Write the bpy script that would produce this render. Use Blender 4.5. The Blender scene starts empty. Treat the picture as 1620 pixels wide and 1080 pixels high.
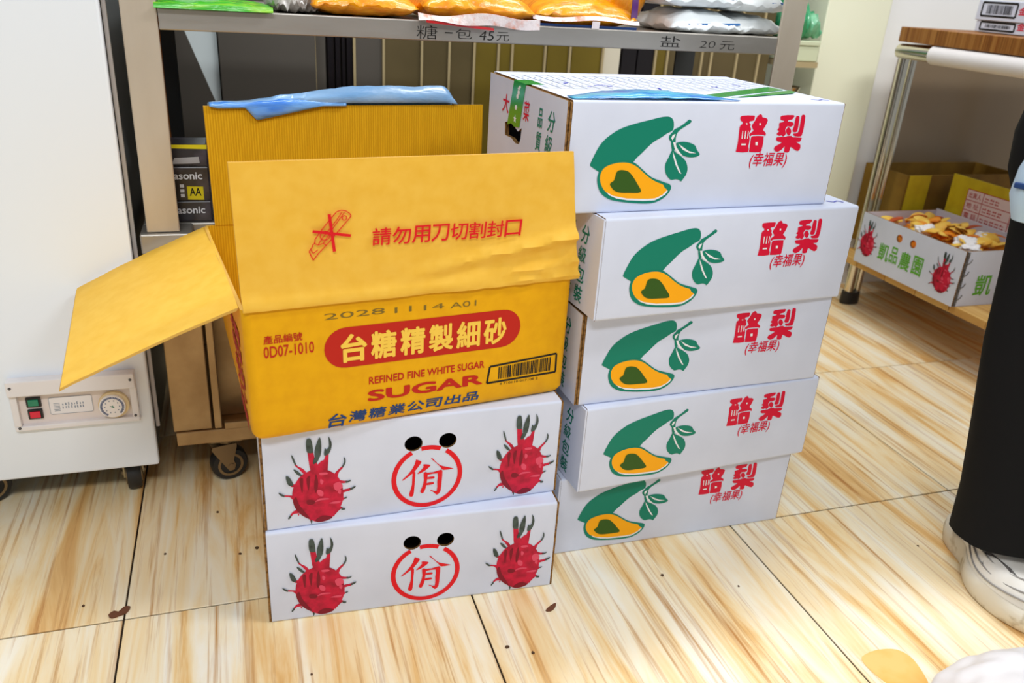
import bpy, bmesh, math, random
from mathutils import Vector, Matrix, noise
random.seed(7)
SC = bpy.context.scene
COL = SC.collection

# ------------------------------------------------------------------ camera
def make_camera():
    yaw, pitch, roll, fpx = 0.334135938, 0.416997149, 0.0664841778, 1299.558
    cy, sy, cp, sp = math.cos(yaw), math.sin(yaw), math.cos(pitch), math.sin(pitch)
    f = Vector((sy * cp, cy * cp, -sp)); r = Vector((cy, -sy, 0)); u = r.cross(f)
    cr, sr = math.cos(roll), math.sin(roll)
    r2 = cr * r + sr * u; u2 = -sr * r + cr * u
    cam = bpy.data.cameras.new('camera'); o = bpy.data.objects.new('camera', cam); COL.objects.link(o)
    cam.sensor_fit = 'HORIZONTAL'; cam.sensor_width = 36.0; cam.lens = fpx / 1620 * 36
    cam.clip_start = 0.02
    cam.dof.use_dof = True; cam.dof.focus_distance = 1.40; cam.dof.aperture_fstop = 5.0
    m = Matrix((r2, u2, -f)).transposed().to_4x4(); m.translation = (0, 0, 1.0)
    o.matrix_world = m
    SC.camera = o
make_camera()

# ------------------------------------------------------------------ light and exposure
W = bpy.data.worlds.new('shop_light'); SC.world = W; W.use_nodes = True
W.node_tree.nodes['Background'].inputs[0].default_value = (0.90, 0.95, 1.0, 1)
W.node_tree.nodes['Background'].inputs[1].default_value = 0.38
def area(name, loc, target, size, energy, col=(1, 1, 1)):
    l = bpy.data.lights.new(name, 'AREA'); l.shape = 'RECTANGLE'; l.size, l.size_y = size; l.energy = energy; l.color = col
    o = bpy.data.objects.new(name, l); COL.objects.link(o); o.location = loc
    o.rotation_euler = (Vector(target) - Vector(loc)).to_track_quat('-Z', 'Y').to_euler()
    return o
area('ceiling_tube_light', (-0.3, -1.0, 2.6), (0.1, 1.2, 0.3), (1.3, 0.3), 39, (0.95, 0.98, 1))
area('ceiling_tube_light', (1.9, 0.4, 2.75), (1.8, 0.7, 0), (1.3, 0.25), 40, (0.98, 0.99, 1))
area('ceiling_tube_light', (0.5, 1.72, 2.75), (0.5, 1.85, 0), (2.4, 0.2), 36, (0.98, 0.99, 1))
SC.view_settings.view_transform = 'Standard'
SC.view_settings.look = 'None'
SC.view_settings.exposure = 0.0
SC.view_settings.gamma = 1.0
SC.view_settings.use_curve_mapping = False

# ------------------------------------------------------------------ materials
def lin(c):
    return tuple(((v / 255) / 12.92 if v / 255 <= 0.04045 else ((v / 255 + 0.055) / 1.055) ** 2.4) for v in c) + (1,)
MATS = {}
def mk(name, col, rough=0.5, metal=0.0, spec=0.5, var=None, bump=None, coat=0.0, trans=0.0, stretch=(1, 1, 1), alpha=1.0, sss=0.0):
    """procedural principled material: var=(scale, second colour, low, high), bump=(scale, strength)"""
    m = bpy.data.materials.new(name); m.use_nodes = True
    nt = m.node_tree; b = nt.nodes['Principled BSDF']
    b.inputs['Base Color'].default_value = lin(col)
    b.inputs['Roughness'].default_value = rough
    b.inputs['Metallic'].default_value = metal
    b.inputs['Specular IOR Level'].default_value = spec
    b.inputs['Coat Weight'].default_value = coat
    b.inputs['Coat Roughness'].default_value = 0.12
    b.inputs['Transmission Weight'].default_value = trans
    b.inputs['Alpha'].default_value = alpha
    if var or bump:
        tc = nt.nodes.new('ShaderNodeTexCoord'); mp = nt.nodes.new('ShaderNodeMapping')
        mp.inputs['Scale'].default_value = stretch
        nt.links.new(tc.outputs['Object'], mp.inputs['Vector'])
    if var:
        n = nt.nodes.new('ShaderNodeTexNoise'); n.inputs['Scale'].default_value = var[0]; n.inputs['Detail'].default_value = 5
        nt.links.new(mp.outputs[0], n.inputs['Vector'])
        cr = nt.nodes.new('ShaderNodeValToRGB')
        cr.color_ramp.elements[0].position = var[2]; cr.color_ramp.elements[1].position = var[3]
        cr.color_ramp.elements[0].color = lin(col); cr.color_ramp.elements[1].color = lin(var[1])
        nt.links.new(n.outputs['Fac'], cr.inputs['Fac']); nt.links.new(cr.outputs[0], b.inputs['Base Color'])
    if bump:
        n2 = nt.nodes.new('ShaderNodeTexNoise'); n2.inputs['Scale'].default_value = bump[0]; n2.inputs['Detail'].default_value = 4
        nt.links.new(mp.outputs[0], n2.inputs['Vector'])
        bp = nt.nodes.new('ShaderNodeBump'); bp.inputs['Strength'].default_value = bump[1]; bp.inputs['Distance'].default_value = 0.01
        nt.links.new(n2.outputs['Fac'], bp.inputs['Height']); nt.links.new(bp.outputs[0], b.inputs['Normal'])
    MATS[name] = m
    return m

def ribbed(name, c1, c2, per_m, rough=0.7, axis='X', strength=0.3, blotch=None):
    """corrugated board: regular flutes across one axis plus mottling"""
    m = mk(name, c1, rough, spec=0.2); nt = m.node_tree; b = nt.nodes['Principled BSDF']
    tc = nt.nodes.new('ShaderNodeTexCoord')
    w = nt.nodes.new('ShaderNodeTexWave'); w.wave_type = 'BANDS'; w.bands_direction = axis
    w.inputs['Scale'].default_value = per_m * math.pi / 10; w.inputs['Distortion'].default_value = 0.6
    w.inputs['Detail'].default_value = 2; w.inputs['Detail Scale'].default_value = 3
    nt.links.new(tc.outputs['Object'], w.inputs['Vector'])
    n = nt.nodes.new('ShaderNodeTexNoise'); n.inputs['Scale'].default_value = 25; n.inputs['Detail'].default_value = 6
    mp = nt.nodes.new('ShaderNodeMapping'); mp.inputs['Scale'].default_value = (6, 6, 0.8) if axis == 'X' else (6, 0.8, 0.8)
    nt.links.new(tc.outputs['Object'], mp.inputs['Vector']); nt.links.new(mp.outputs[0], n.inputs['Vector'])
    mul = nt.nodes.new('ShaderNodeMath'); mul.operation = 'MULTIPLY'
    nt.links.new(w.outputs['Fac'], mul.inputs[0]); nt.links.new(n.outputs['Fac'], mul.inputs[1])
    cr = nt.nodes.new('ShaderNodeValToRGB'); cr.color_ramp.elements[0].position = 0.1; cr.color_ramp.elements[1].position = 0.55
    cr.color_ramp.elements[0].color = lin(c1); cr.color_ramp.elements[1].color = lin(c2)
    nt.links.new(mul.outputs[0], cr.inputs['Fac']); nt.links.new(cr.outputs[0], b.inputs['Base Color'])
    bp = nt.nodes.new('ShaderNodeBump'); bp.inputs['Strength'].default_value = strength; bp.inputs['Distance'].default_value = 0.002
    nt.links.new(w.outputs['Fac'], bp.inputs['Height']); nt.links.new(bp.outputs[0], b.inputs['Normal'])
    return m

def wood_tile(name, ramp, sx, sy, fine, rough=0.3, spec=0.5):
    m = mk(name, ramp[0][1], rough, spec=spec); nt = m.node_tree; b = nt.nodes['Principled BSDF']; L = nt.links.new
    tc = nt.nodes.new('ShaderNodeTexCoord'); oi = nt.nodes.new('ShaderNodeObjectInfo')
    off = nt.nodes.new('ShaderNodeVectorMath'); off.operation = 'SCALE'; off.inputs[0].default_value = (37.0, 91.0, 13.0)
    L(oi.outputs['Random'], off.inputs['Scale'])
    def streak(scale, nscale, detail, distort=0.0):
        mp = nt.nodes.new('ShaderNodeMapping'); mp.inputs['Scale'].default_value = scale
        L(tc.outputs['Object'], mp.inputs['Vector']); L(off.outputs[0], mp.inputs['Location'])
        n = nt.nodes.new('ShaderNodeTexNoise'); n.inputs['Scale'].default_value = nscale; n.inputs['Detail'].default_value = detail
        n.inputs['Distortion'].default_value = distort; n.inputs['Roughness'].default_value = 0.6
        L(mp.outputs[0], n.inputs['Vector']); return n
    a = streak((sx, sy, 1), 1.0, 6, 0.9)
    cr = nt.nodes.new('ShaderNodeValToRGB'); els = cr.color_ramp.elements
    els[0].position, els[0].color = ramp[0][0], lin(ramp[0][1]); els[1].position, els[1].color = ramp[-1][0], lin(ramp[-1][1])
    for p, c in ramp[1:-1]:
        e = els.new(p); e.color = lin(c)
    L(a.outputs['Fac'], cr.inputs['Fac'])
    f = streak((fine, sy * 1.6, 1), 1.0, 6, 0.2)
    cf = nt.nodes.new('ShaderNodeValToRGB'); cf.color_ramp.elements[0].position = 0.52; cf.color_ramp.elements[1].position = 0.74
    cf.color_ramp.elements[0].color = (1, 1, 1, 1); cf.color_ramp.elements[1].color = lin((196, 150, 92))
    L(f.outputs['Fac'], cf.inputs['Fac'])
    mx = nt.nodes.new('ShaderNodeMix'); mx.data_type = 'RGBA'; mx.blend_type = 'MULTIPLY'; mx.inputs['Factor'].default_value = 1.0
    L(cr.outputs[0], mx.inputs['A']); L(cf.outputs[0], mx.inputs['B'])
    L(mx.outputs['Result'], b.inputs['Base Color'])
    return m

wood_tile('floor_tile', [(0.30, (252, 246, 230)), (0.43, (251, 236, 204)), (0.54, (247, 220, 170)), (0.63, (236, 192, 126)), (0.73, (210, 150, 80)), (0.85, (146, 94, 42))], 16, 1.5, 100, 0.46, 0.28)
wood_tile('shelf_wood', [(0.30, (226, 190, 120)), (0.5, (206, 160, 88)), (0.65, (176, 122, 60)), (0.8, (140, 90, 40))], 18, 0.9, 90, 0.5, 0.3)
wood_tile('board_wood', [(0.30, (176, 124, 64)), (0.5, (150, 98, 44)), (0.65, (118, 70, 28)), (0.8, (84, 46, 18))], 60, 60, 90, 0.5, 0.3)
mk('grout', (58, 48, 38), 0.9, spec=0.1)
mk('white_card', (216, 222, 240), 0.55, spec=0.3, var=(9, (206, 212, 230), 0.35, 0.8), bump=(14, 0.05))
mk('white_card_inner', (214, 214, 228), 0.6, spec=0.2)
mk('kraft_edge', (150, 112, 66), 0.85, spec=0.1, var=(160, (86, 58, 30), 0.4, 0.7))
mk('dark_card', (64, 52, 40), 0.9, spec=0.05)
ribbed('yellow_kraft', (240, 190, 52), (233, 180, 40), 60, 0.6, 'X', 0.04)
mk('yellow_kraft_lit', (246, 196, 76), 0.6, spec=0.25, var=(45, (240, 186, 60), 0.35, 0.75), bump=(30, 0.08))  # wall kraft made lighter: light from above painted into the flap colour
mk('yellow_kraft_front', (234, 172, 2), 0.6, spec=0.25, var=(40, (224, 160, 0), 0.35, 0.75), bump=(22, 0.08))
ribbed('yellow_kraft_inside', (204, 150, 8), (228, 174, 22), 230, 0.75, 'X', 0.25)
mk('yellow_edge', (216, 170, 84), 0.8, spec=0.1)
mk('print_green', (0, 126, 102), 0.5, spec=0.3)
mk('print_dark_green', (50, 88, 22), 0.5, spec=0.3)
mk('print_orange', (255, 174, 4), 0.5, spec=0.3)
mk('print_red', (216, 0, 52), 0.5, spec=0.3)
mk('print_scarlet', (226, 8, 30), 0.5, spec=0.3)
mk('print_maroon', (190, 30, 16), 0.55, spec=0.3)
mk('print_navy', (30, 62, 116), 0.55, spec=0.3)
mk('print_white', (236, 236, 240), 0.55, spec=0.3)
mk('print_yellow', (248, 204, 78), 0.55, spec=0.3)
mk('print_black', (34, 32, 30), 0.6, spec=0.2)
mk('print_ink', (126, 104, 44), 0.7, spec=0.2)
mk('print_line', (112, 124, 134), 0.6, spec=0.2)
mk('print_grey', (150, 158, 170), 0.6, spec=0.2)
mk('print_blue_pen', (62, 66, 190), 0.6, spec=0.2)
mk('print_leaf_green', (96, 172, 44), 0.5, spec=0.3)
mk('fruit_red', (206, 22, 62), 0.5, spec=0.3, var=(55, (150, 14, 44), 0.42, 0.72))
mk('fruit_dark', (128, 14, 38), 0.5, spec=0.3)
mk('fruit_light', (226, 78, 106), 0.5, spec=0.3)
mk('fruit_tip', (72, 86, 82), 0.5, spec=0.3, var=(90, (48, 58, 54), 0.4, 0.7))
mk('fridge_white', (242, 248, 255), 0.32, spec=0.5)
mk('panel_white', (240, 236, 236), 0.4, spec=0.5)
mk('panel_cream', (234, 222, 216), 0.45, spec=0.4)
mk('dial_white', (250, 244, 240), 0.4)
mk('dial_cream', (232, 208, 160), 0.4)
mk('gasket', (52, 54, 54), 0.6)
mk('fridge_side', (104, 108, 108), 0.45, metal=0.3)
mk('switch_green', (24, 130, 96), 0.25)
mk('switch_red', (226, 26, 60), 0.25)
mk('black_plastic', (26, 26, 28), 0.4)
mk('rubber', (38, 36, 34), 0.55)
mk('steel', (216, 204, 186), 0.4, metal=0.45, var=(7, (184, 168, 146), 0.3, 0.8), bump=(60, 0.05), stretch=(1, 1, 0.3))
mk('steel_rail', (190, 184, 176), 0.36, metal=0.6, var=(6, (146, 140, 130), 0.3, 0.75), bump=(60, 0.05), stretch=(0.3, 1, 1))
mk('steel_worn', (196, 164, 118), 0.42, metal=0.55, var=(10, (146, 112, 70), 0.35, 0.8), bump=(50, 0.08))
mk('chrome', (214, 208, 192), 0.16, metal=1.0)
mk('caster_metal', (150, 128, 96), 0.4, metal=0.7)
mk('wall_dark', (58, 50, 42), 0.55)
mk('slat_brown', (104, 90, 58), 0.42, spec=0.4, var=(3, (84, 72, 44), 0.3, 0.7))
mk('slat_olive', (122, 104, 30), 0.42, spec=0.4, var=(3, (98, 82, 24), 0.3, 0.7))
mk('slat_black', (22, 18, 22), 0.3)
mk('slat_trim', (176, 158, 118), 0.4)
mk('slat_white', (214, 206, 184), 0.5)
mk('board_grey', (84, 78, 70), 0.5)
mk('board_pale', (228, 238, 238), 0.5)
mk('wall_cream', (240, 241, 216), 0.6, var=(2, (236, 235, 206), 0.3, 0.8))
mk('wall_white', (250, 250, 248), 0.6, var=(2, (244, 244, 242), 0.3, 0.8))
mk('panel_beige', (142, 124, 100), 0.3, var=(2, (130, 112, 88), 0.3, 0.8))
mk('cabinet_pale', (206, 212, 178), 0.6)
mk('bag_orange', (252, 166, 18), 0.25, coat=0.4, var=(38, (240, 128, 8), 0.45, 0.75), bump=(26, 0.5), stretch=(1, 2.4, 1))
mk('bag_hem', (240, 226, 222), 0.25, coat=0.4, var=(70, (226, 150, 120), 0.5, 0.75), bump=(40, 0.5))
mk('bag_red', (206, 22, 26), 0.3, coat=0.3)
mk('bag_purple', (92, 34, 120), 0.3, coat=0.3)
mk('bag_salt', (236, 240, 240), 0.3, coat=0.4, bump=(18, 0.6), var=(6, (214, 220, 222), 0.4, 0.8))
mk('bag_salt_blue', (56, 110, 170), 0.3, coat=0.3)
mk('bag_green', (72, 196, 40), 0.25, coat=0.5, var=(30, (176, 232, 40), 0.5, 0.7), bump=(30, 0.4), stretch=(0.4, 3, 3))
mk('bag_green_dark', (40, 150, 96), 0.3, coat=0.4, var=(14, (140, 200, 160), 0.45, 0.7), bump=(20, 0.6))
mk('bag_grey', (196, 190, 184), 0.25, coat=0.4, var=(30, (110, 96, 84), 0.45, 0.7), bump=(25, 0.6))
mk('blue_plastic', (116, 172, 236), 0.22, coat=0.5, var=(9, (44, 120, 226), 0.45, 0.65), bump=(16, 0.35), stretch=(1, 3, 3))
mk('blue_plastic_pale', (160, 198, 236), 0.25, coat=0.5, var=(8, (120, 176, 232), 0.4, 0.7), bump=(14, 0.3), stretch=(1, 3, 3))
mk('green_tape', (10, 158, 48), 0.25, coat=0.4)
mk('teal_film', (80, 176, 206), 0.3, coat=0.3, var=(16, (24, 112, 190), 0.42, 0.62), stretch=(1, 4, 1))
mk('battery_box', (40, 36, 44), 0.3, coat=0.3, var=(10, (92, 84, 98), 0.48, 0.66))
mk('battery_yellow', (236, 216, 20), 0.4)
mk('battery_silver', (180, 178, 180), 0.3)
mk('stick_orange', (190, 110, 36), 0.5)
mk('peel_yellow', (246, 206, 92), 0.5, var=(30, (236, 168, 40), 0.4, 0.7))
mk('peel_orange', (238, 150, 30), 0.5, var=(30, (206, 98, 20), 0.4, 0.7))
mk('peel_red', (204, 84, 24), 0.5, var=(30, (150, 50, 16), 0.4, 0.7))
mk('tissue', (240, 238, 238), 0.8, bump=(40, 0.4))
mk('dark_lid', (44, 48, 40), 0.5)
mk('card_yellow', (214, 190, 24), 0.6, var=(24, (200, 172, 14), 0.4, 0.7))
mk('card_brown', (140, 104, 24), 0.7, var=(12, (120, 88, 18), 0.4, 0.7))
mk('label_pink', (236, 214, 214), 0.6)
mk('trouser_black', (22, 22, 23), 0.85, spec=0.15)
mk('jacket_blue', (176, 200, 220), 0.7)
mk('skin', (226, 178, 148), 0.5)
mk('hair', (30, 24, 20), 0.5)
mk('shoe_white', (232, 228, 220), 0.5, var=(14, (214, 206, 192), 0.5, 0.8), bump=(22, 0.15))
mk('shoe_sole', (226, 218, 200), 0.6, var=(26, (150, 128, 84), 0.56, 0.76), bump=(30, 0.1))
mk('shoe_grey', (104, 100, 98), 0.7, var=(220, (60, 56, 54), 0.4, 0.6))
mk('shoe_line', (150, 146, 142), 0.6)
mk('plastic_bag_white', (236, 232, 232), 0.35, spec=0.4, bump=(5, 0.1))
mk('stain_amber', (246, 200, 122), 0.35, var=(20, (242, 184, 92), 0.4, 0.7))
mk('leaf_brown', (108, 62, 36), 0.7)
mk('crumb', (80, 54, 30), 0.8)

# ------------------------------------------------------------------ mesh helpers
class G:
    """collects geometry; build() links it as ONE mesh object"""
    def __init__(s):
        s.v, s.f, s.m = [], [], []
    def face(s, pts, m=0):
        n = len(s.v); s.v += [tuple(p) for p in pts]; s.f.append(tuple(range(n, n + len(pts)))); s.m.append(m); return s
    def box(s, a, b, m=0, sides=None):
        x0, y0, z0 = a; x1, y1, z1 = b; n = len(s.v); sides = sides or {}
        s.v += [(x0, y0, z0), (x1, y0, z0), (x1, y1, z0), (x0, y1, z0), (x0, y0, z1), (x1, y0, z1), (x1, y1, z1), (x0, y1, z1)]
        for k, q in (('-z', (3, 2, 1, 0)), ('+z', (4, 5, 6, 7)), ('-y', (0, 1, 5, 4)), ('+y', (2, 3, 7, 6)), ('-x', (3, 0, 4, 7)), ('+x', (1, 2, 6, 5))):
            s.f.append(tuple(n + i for i in q)); s.m.append(sides.get(k, m))
        return s
    def grid(s, rows, m=0, close_u=False, flip=False):
        n = len(s.v); R, C = len(rows), len(rows[0])
        for r in rows: s.v += [tuple(p) for p in r]
        for i in range(R - 1):
            for j in range(C if close_u else C - 1):
                j2 = (j + 1) % C
                q = (n + i * C + j, n + i * C + j2, n + (i + 1) * C + j2, n + (i + 1) * C + j)
                s.f.append(q[::-1] if flip else q); s.m.append(m)
        return s
    def loft(s, rings, m=0, cap=True):
        n = len(s.v); C = len(rings[0]); s.grid(rings, m, True)
        if cap:
            s.f.append(tuple(n + j for j in range(C))[::-1]); s.m.append(m)
            k = n + (len(rings) - 1) * C; s.f.append(tuple(k + j for j in range(C))); s.m.append(m)
        return s
    def tube(s, path, r, seg=8, m=0, cap=True):
        path = [Vector(p) for p in path]; rings = []
        up = Vector((0, 0, 1))
        for i, p in enumerate(path):
            t = (path[min(i + 1, len(path) - 1)] - path[max(i - 1, 0)]).normalized()
            a = t.cross(up)
            if a.length < 0.05: a = t.cross(Vector((1, 0, 0)))
            a.normalize(); b = a.cross(t); rr = r[i] if isinstance(r, (list, tuple)) else r
            rings.append([p + rr * (math.cos(2 * math.pi * k / seg) * a + math.sin(2 * math.pi * k / seg) * b) for k in range(seg)])
        return s.loft(rings, m, cap)
    def disc(s, c, r, axis, depth, seg=20, m=0, hole=0.0):
        c = Vector(c); axis = Vector(axis).normalized(); a = axis.orthogonal().normalized(); b = axis.cross(a)
        R = lambda rr, d: [c + axis * d + rr * (math.cos(2 * math.pi * k / seg) * a + math.sin(2 * math.pi * k / seg) * b) for k in range(seg)]
        if hole:
            return s.grid([R(r, 0), R(r, depth), R(hole, depth), R(hole, 0), R(r, 0)], m, True)
        return s.loft([R(r, 0), R(r, depth)], m)
    def prism(s, pts, frame, w0, w1, m=0, m_edge=None):
        a = [frame(u, v, w0) for u, v in pts]; b = [frame(u, v, w1) for u, v in pts]
        s.face(a[::-1], m); s.face(b, m)
        for i in range(len(pts)):
            j = (i + 1) % len(pts); s.face([a[i], a[j], b[j], b[i]], m if m_edge is None else m_edge)
        return s
    def text(s, txt, frame, rect, m=0, w=0.0005, offset=0.0, shear=0.0, rot=0):
        vs, fs = text_geo(txt, offset, shear); n = len(s.v); u0, v0, u1, v1 = rect
        for x, y, lv in vs:
            s.v.append(tuple(frame(u0 + (u1 - u0) * x, v0 + (v1 - v0) * y, w + lv)))
        for f in fs: s.f.append(tuple(n + i for i in f)); s.m.append(m)
        return s
    def build(s, name, mats, parent=None, smooth=False, bevel=0.0, merge=False, angle=40):
        me = bpy.data.meshes.new(name); me.from_pydata(s.v, [], s.f)
        if merge:
            bm = bmesh.new(); bm.from_mesh(me); 
            for i, f in enumerate(bm.faces): f.material_index = s.m[i]
            bmesh.ops.remove_doubles(bm, verts=bm.verts, dist=1e-5); bm.to_mesh(me); bm.free()
        else:
            me.polygons.foreach_set('material_index', s.m)
        for k in (mats if isinstance(mats, (list, tuple)) else [mats]): me.materials.append(MATS[k])
        if smooth: me.polygons.foreach_set('use_smooth', [True] * len(me.polygons))
        me.update()
        o = bpy.data.objects.new(name, me); COL.objects.link(o)
        if smooth and angle:
            try: me.set_sharp_from_angle(angle=math.radians(angle))
            except Exception: pass
        if parent: o.parent = parent
        if bevel:
            b = o.modifiers.new('bevel', 'BEVEL'); b.width = bevel; b.segments = 2; b.limit_method = 'ANGLE'; b.harden_normals = False
        return o

TEXT = {}
def text_geo(txt, offset=0.0, shear=0.0):
    key = (txt, offset, shear)
    if key in TEXT: return TEXT[key]
    c = bpy.data.curves.new('lettering', 'FONT'); c.body = txt; c.offset = min(offset, 0.0); c.shear = shear; c.resolution_u = 3
    o = bpy.data.objects.new('lettering', c); COL.objects.link(o)
    dg = bpy.context.evaluated_depsgraph_get(); me = bpy.data.meshes.new_from_object(o.evaluated_get(dg))
    vs = [(v.co.x, v.co.y) for v in me.vertices]; fs = [tuple(p.vertices) for p in me.polygons]
    bpy.data.objects.remove(o); bpy.data.curves.remove(c); bpy.data.meshes.remove(me)
    x0, x1 = min(v[0] for v in vs), max(v[0] for v in vs); y0, y1 = min(v[1] for v in vs), max(v[1] for v in vs)
    if offset > 0:                                  # heavier weight: the strokes repeated around a small circle
        base, faces, vs, fs = vs, fs, [], []
        for k in range(10):
            dx, dy = offset * math.cos(2 * math.pi * k / 10), offset * math.sin(2 * math.pi * k / 10); n = len(vs)
            vs += [(x + dx, y + dy, k * 0.00002) for x, y in base]; fs += [tuple(i + n for i in f) for f in faces]
        x0 -= offset; x1 += offset; y0 -= offset; y1 += offset
    vs = [((v[0] - x0) / (x1 - x0), (v[1] - y0) / (y1 - y0), v[2] if len(v) > 2 else 0.0) for v in vs]
    TEXT[key] = (vs, fs)
    return TEXT[key]

def front_frame(y=0.0): return lambda u, v, w: (u, y - w, v)
def left_frame(x=0.0, z=0.0): return lambda u, v, w: (x - w, -u, v + z)      # u runs from back (negative) to front
def top_frame(z): return lambda u, v, w: (u, v, z + w)

def tag(o, label, cat, group=None, kind=None):
    if label: o['label'] = label
    if cat: o['category'] = cat
    if group: o['group'] = group
    if kind: o['kind'] = kind
    return o
def thing(name, label, cat, loc=(0, 0, 0), rz=0.0, group=None):
    o = bpy.data.objects.new(name, None); COL.objects.link(o); o.empty_display_size = 0.05
    o.location = loc; o.rotation_euler = (0, 0, rz)
    return tag(o, label, cat, group)
def copy_tree(o, parent=None):
    c = o.copy(); COL.objects.link(c); c.parent = parent
    for ch in o.children: copy_tree(ch, c)
    return c
def cut(o, g):
    """subtract solid g from mesh object o"""
    k = g.build('cutter', ['kraft_edge'])
    if o.parent: k.parent = o.parent
    md = o.modifiers.new('cut', 'BOOLEAN'); md.object = k; md.operation = 'DIFFERENCE'; md.solver = 'EXACT'
    bpy.context.view_layer.update()
    dg = bpy.context.evaluated_depsgraph_get(); me = bpy.data.meshes.new_from_object(o.evaluated_get(dg))
    o.modifiers.clear(); o.data = me; bpy.data.objects.remove(k)
    return o
def rounded(pts, r, n=4, skip=()):
    """round the inner corners of an open 2-D path"""
    out = [pts[0]]
    for i in range(1, len(pts) - 1):
        p, a, b = Vector(pts[i]), Vector(pts[i - 1]), Vector(pts[i + 1])
        da, db = (a - p).normalized(), (b - p).normalized()
        for k in range(n + 1):
            t = k / n; q = (p + da * r) * (1 - t) ** 2 + p * 2 * t * (1 - t) + (p + db * r) * t ** 2
            out.append(tuple(q))
    out.append(pts[-1]); return out
def rrect(x0, y0, x1, y1, r, n=5):
    out = []
    for cx, cy, a0 in ((x1 - r, y1 - r, 0), (x0 + r, y1 - r, 90), (x0 + r, y0 + r, 180), (x1 - r, y0 + r, 270)):
        for k in range(n + 1):
            a = math.radians(a0 + 90 * k / n); out.append((cx + r * math.cos(a), cy + r * math.sin(a)))
    return out
def folded_sheet(g, path, x0, x1, t, m=0, m_in=1, m_edge=1):
    """a sheet folded along a (y, z) path, its outside on the left of the path, as wide as x0..x1"""
    P = [Vector(p) for p in path]; inner = []
    for i, p in enumerate(P):
        d = (P[min(i + 1, len(P) - 1)] - P[max(i - 1, 0)]).normalized(); inner.append(p - Vector((-d.y, d.x)) * t)
    O = [[(x, p.x, p.y) for x in (x0, x1)] for p in P]; I = [[(x, p.x, p.y) for x in (x0, x1)] for p in inner]
    n = len(g.v)
    g.grid(O, m, flip=True); g.grid(I, m_in)
    for i in range(len(P) - 1):
        for e in (0, 1):
            q = [O[i][e], O[i + 1][e], I[i + 1][e], I[i][e]]; g.face(q if e == 0 else q[::-1], m_edge)
    g.face([O[0][0], I[0][0], I[0][1], O[0][1]], m_edge); g.face([O[-1][0], O[-1][1], I[-1][1], I[-1][0]], m_edge)
    return g
def ellipse(cx, cy, rx, ry, n=24, a0=0): return [(cx + rx * math.cos(a0 + 2 * math.pi * k / n), cy + ry * math.sin(a0 + 2 * math.pi * k / n)) for k in range(n)]
def stroke(pts, w):
    """polyline to thin 2-D polygon"""
    L, Rr = [], []
    for i, p in enumerate(pts):
        p = Vector(p); d = (Vector(pts[min(i + 1, len(pts) - 1)]) - Vector(pts[max(i - 1, 0)])).normalized(); n = Vector((-d.y, d.x)) * w / 2
        L.append(tuple(p + n)); Rr.append(tuple(p - n))
    return L + Rr[::-1]
def smooth_loop(pts, n=3):
    """closed Catmull-Rom through the outline so printed shapes have round edges"""
    out = []; N = len(pts)
    for i in range(N):
        p0, p1, p2, p3 = (Vector(pts[(i + k) % N]) for k in (-1, 0, 1, 2))
        for k in range(n):
            t = k / n
            out.append(tuple(0.5 * ((2 * p1) + (p2 - p0) * t + (2 * p0 - 5 * p1 + 4 * p2 - p3) * t * t + (3 * p1 - p0 - 3 * p2 + p3) * t ** 3)))
    return out
def fbm(x, y, z=0.0): return noise.fractal(Vector((x, y, z)), 1.0, 2.0, 4)

# ------------------------------------------------------------------ printed artwork, in metres on each carton face
AVO_BODY=[(0.0441,0.0762),(0.0487,0.088),(0.0563,0.1031),(0.0645,0.1127),(0.0744,0.1202),(0.086,0.127),(0.101,0.1325),(0.1193,0.1373),(0.1378,0.1414),(0.155,0.1452),(0.1662,0.1461),(0.173,0.1443),(0.1773,0.1394),(0.179,0.1325),(0.1783,0.1262),(0.1739,0.1231),(0.1693,0.1213),(0.1596,0.115),(0.1491,0.1094),(0.1403,0.1024),(0.129,0.0912),(0.1218,0.0849),(0.1155,0.0779),(0.0981,0.0704),(0.0717,0.0651),(0.0626,0.0625),(0.0592,0.0647),(0.0458,0.0727)]
AVO_RIM=[(0.0599,0.0647),(0.0579,0.0555),(0.0595,0.0455),(0.0641,0.0353),(0.0714,0.0278),(0.085,0.0208),(0.1083,0.0164),(0.1333,0.0138),(0.1534,0.0131),(0.1665,0.0153),(0.1791,0.0216),(0.187,0.0304),(0.1892,0.0378),(0.1859,0.0423),(0.177,0.0455),(0.1647,0.0495),(0.1506,0.0549),(0.1359,0.0654),(0.125,0.0735),(0.1154,0.0786),(0.1048,0.0799),(0.092,0.0801),(0.0796,0.0777),(0.0676,0.073),(0.0627,0.0681)]
AVO_FLESH=[(0.0633,0.0625),(0.0679,0.0702),(0.0784,0.0752),(0.0923,0.0778),(0.1051,0.0776),(0.1151,0.0751),(0.1255,0.0699),(0.1364,0.0617),(0.1493,0.0528),(0.1618,0.0466),(0.1733,0.0426),(0.1765,0.0381),(0.1832,0.0327),(0.1798,0.0276),(0.1705,0.0226),(0.1608,0.0195),(0.1408,0.0194),(0.1158,0.0213),(0.0959,0.0239),(0.0807,0.0297),(0.0702,0.038),(0.0642,0.0482),(0.0625,0.0561)]
AVO_WHITE=[(0.0755,0.0335),(0.0874,0.0273),(0.1124,0.0222),(0.149,0.0203),(0.1623,0.0209),(0.175,0.0262),(0.1815,0.0328),(0.1838,0.0323),(0.1799,0.0268),(0.1706,0.0214),(0.1619,0.0176),(0.1411,0.0174),(0.1128,0.0195),(0.0945,0.0227),(0.0809,0.0283)]
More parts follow.
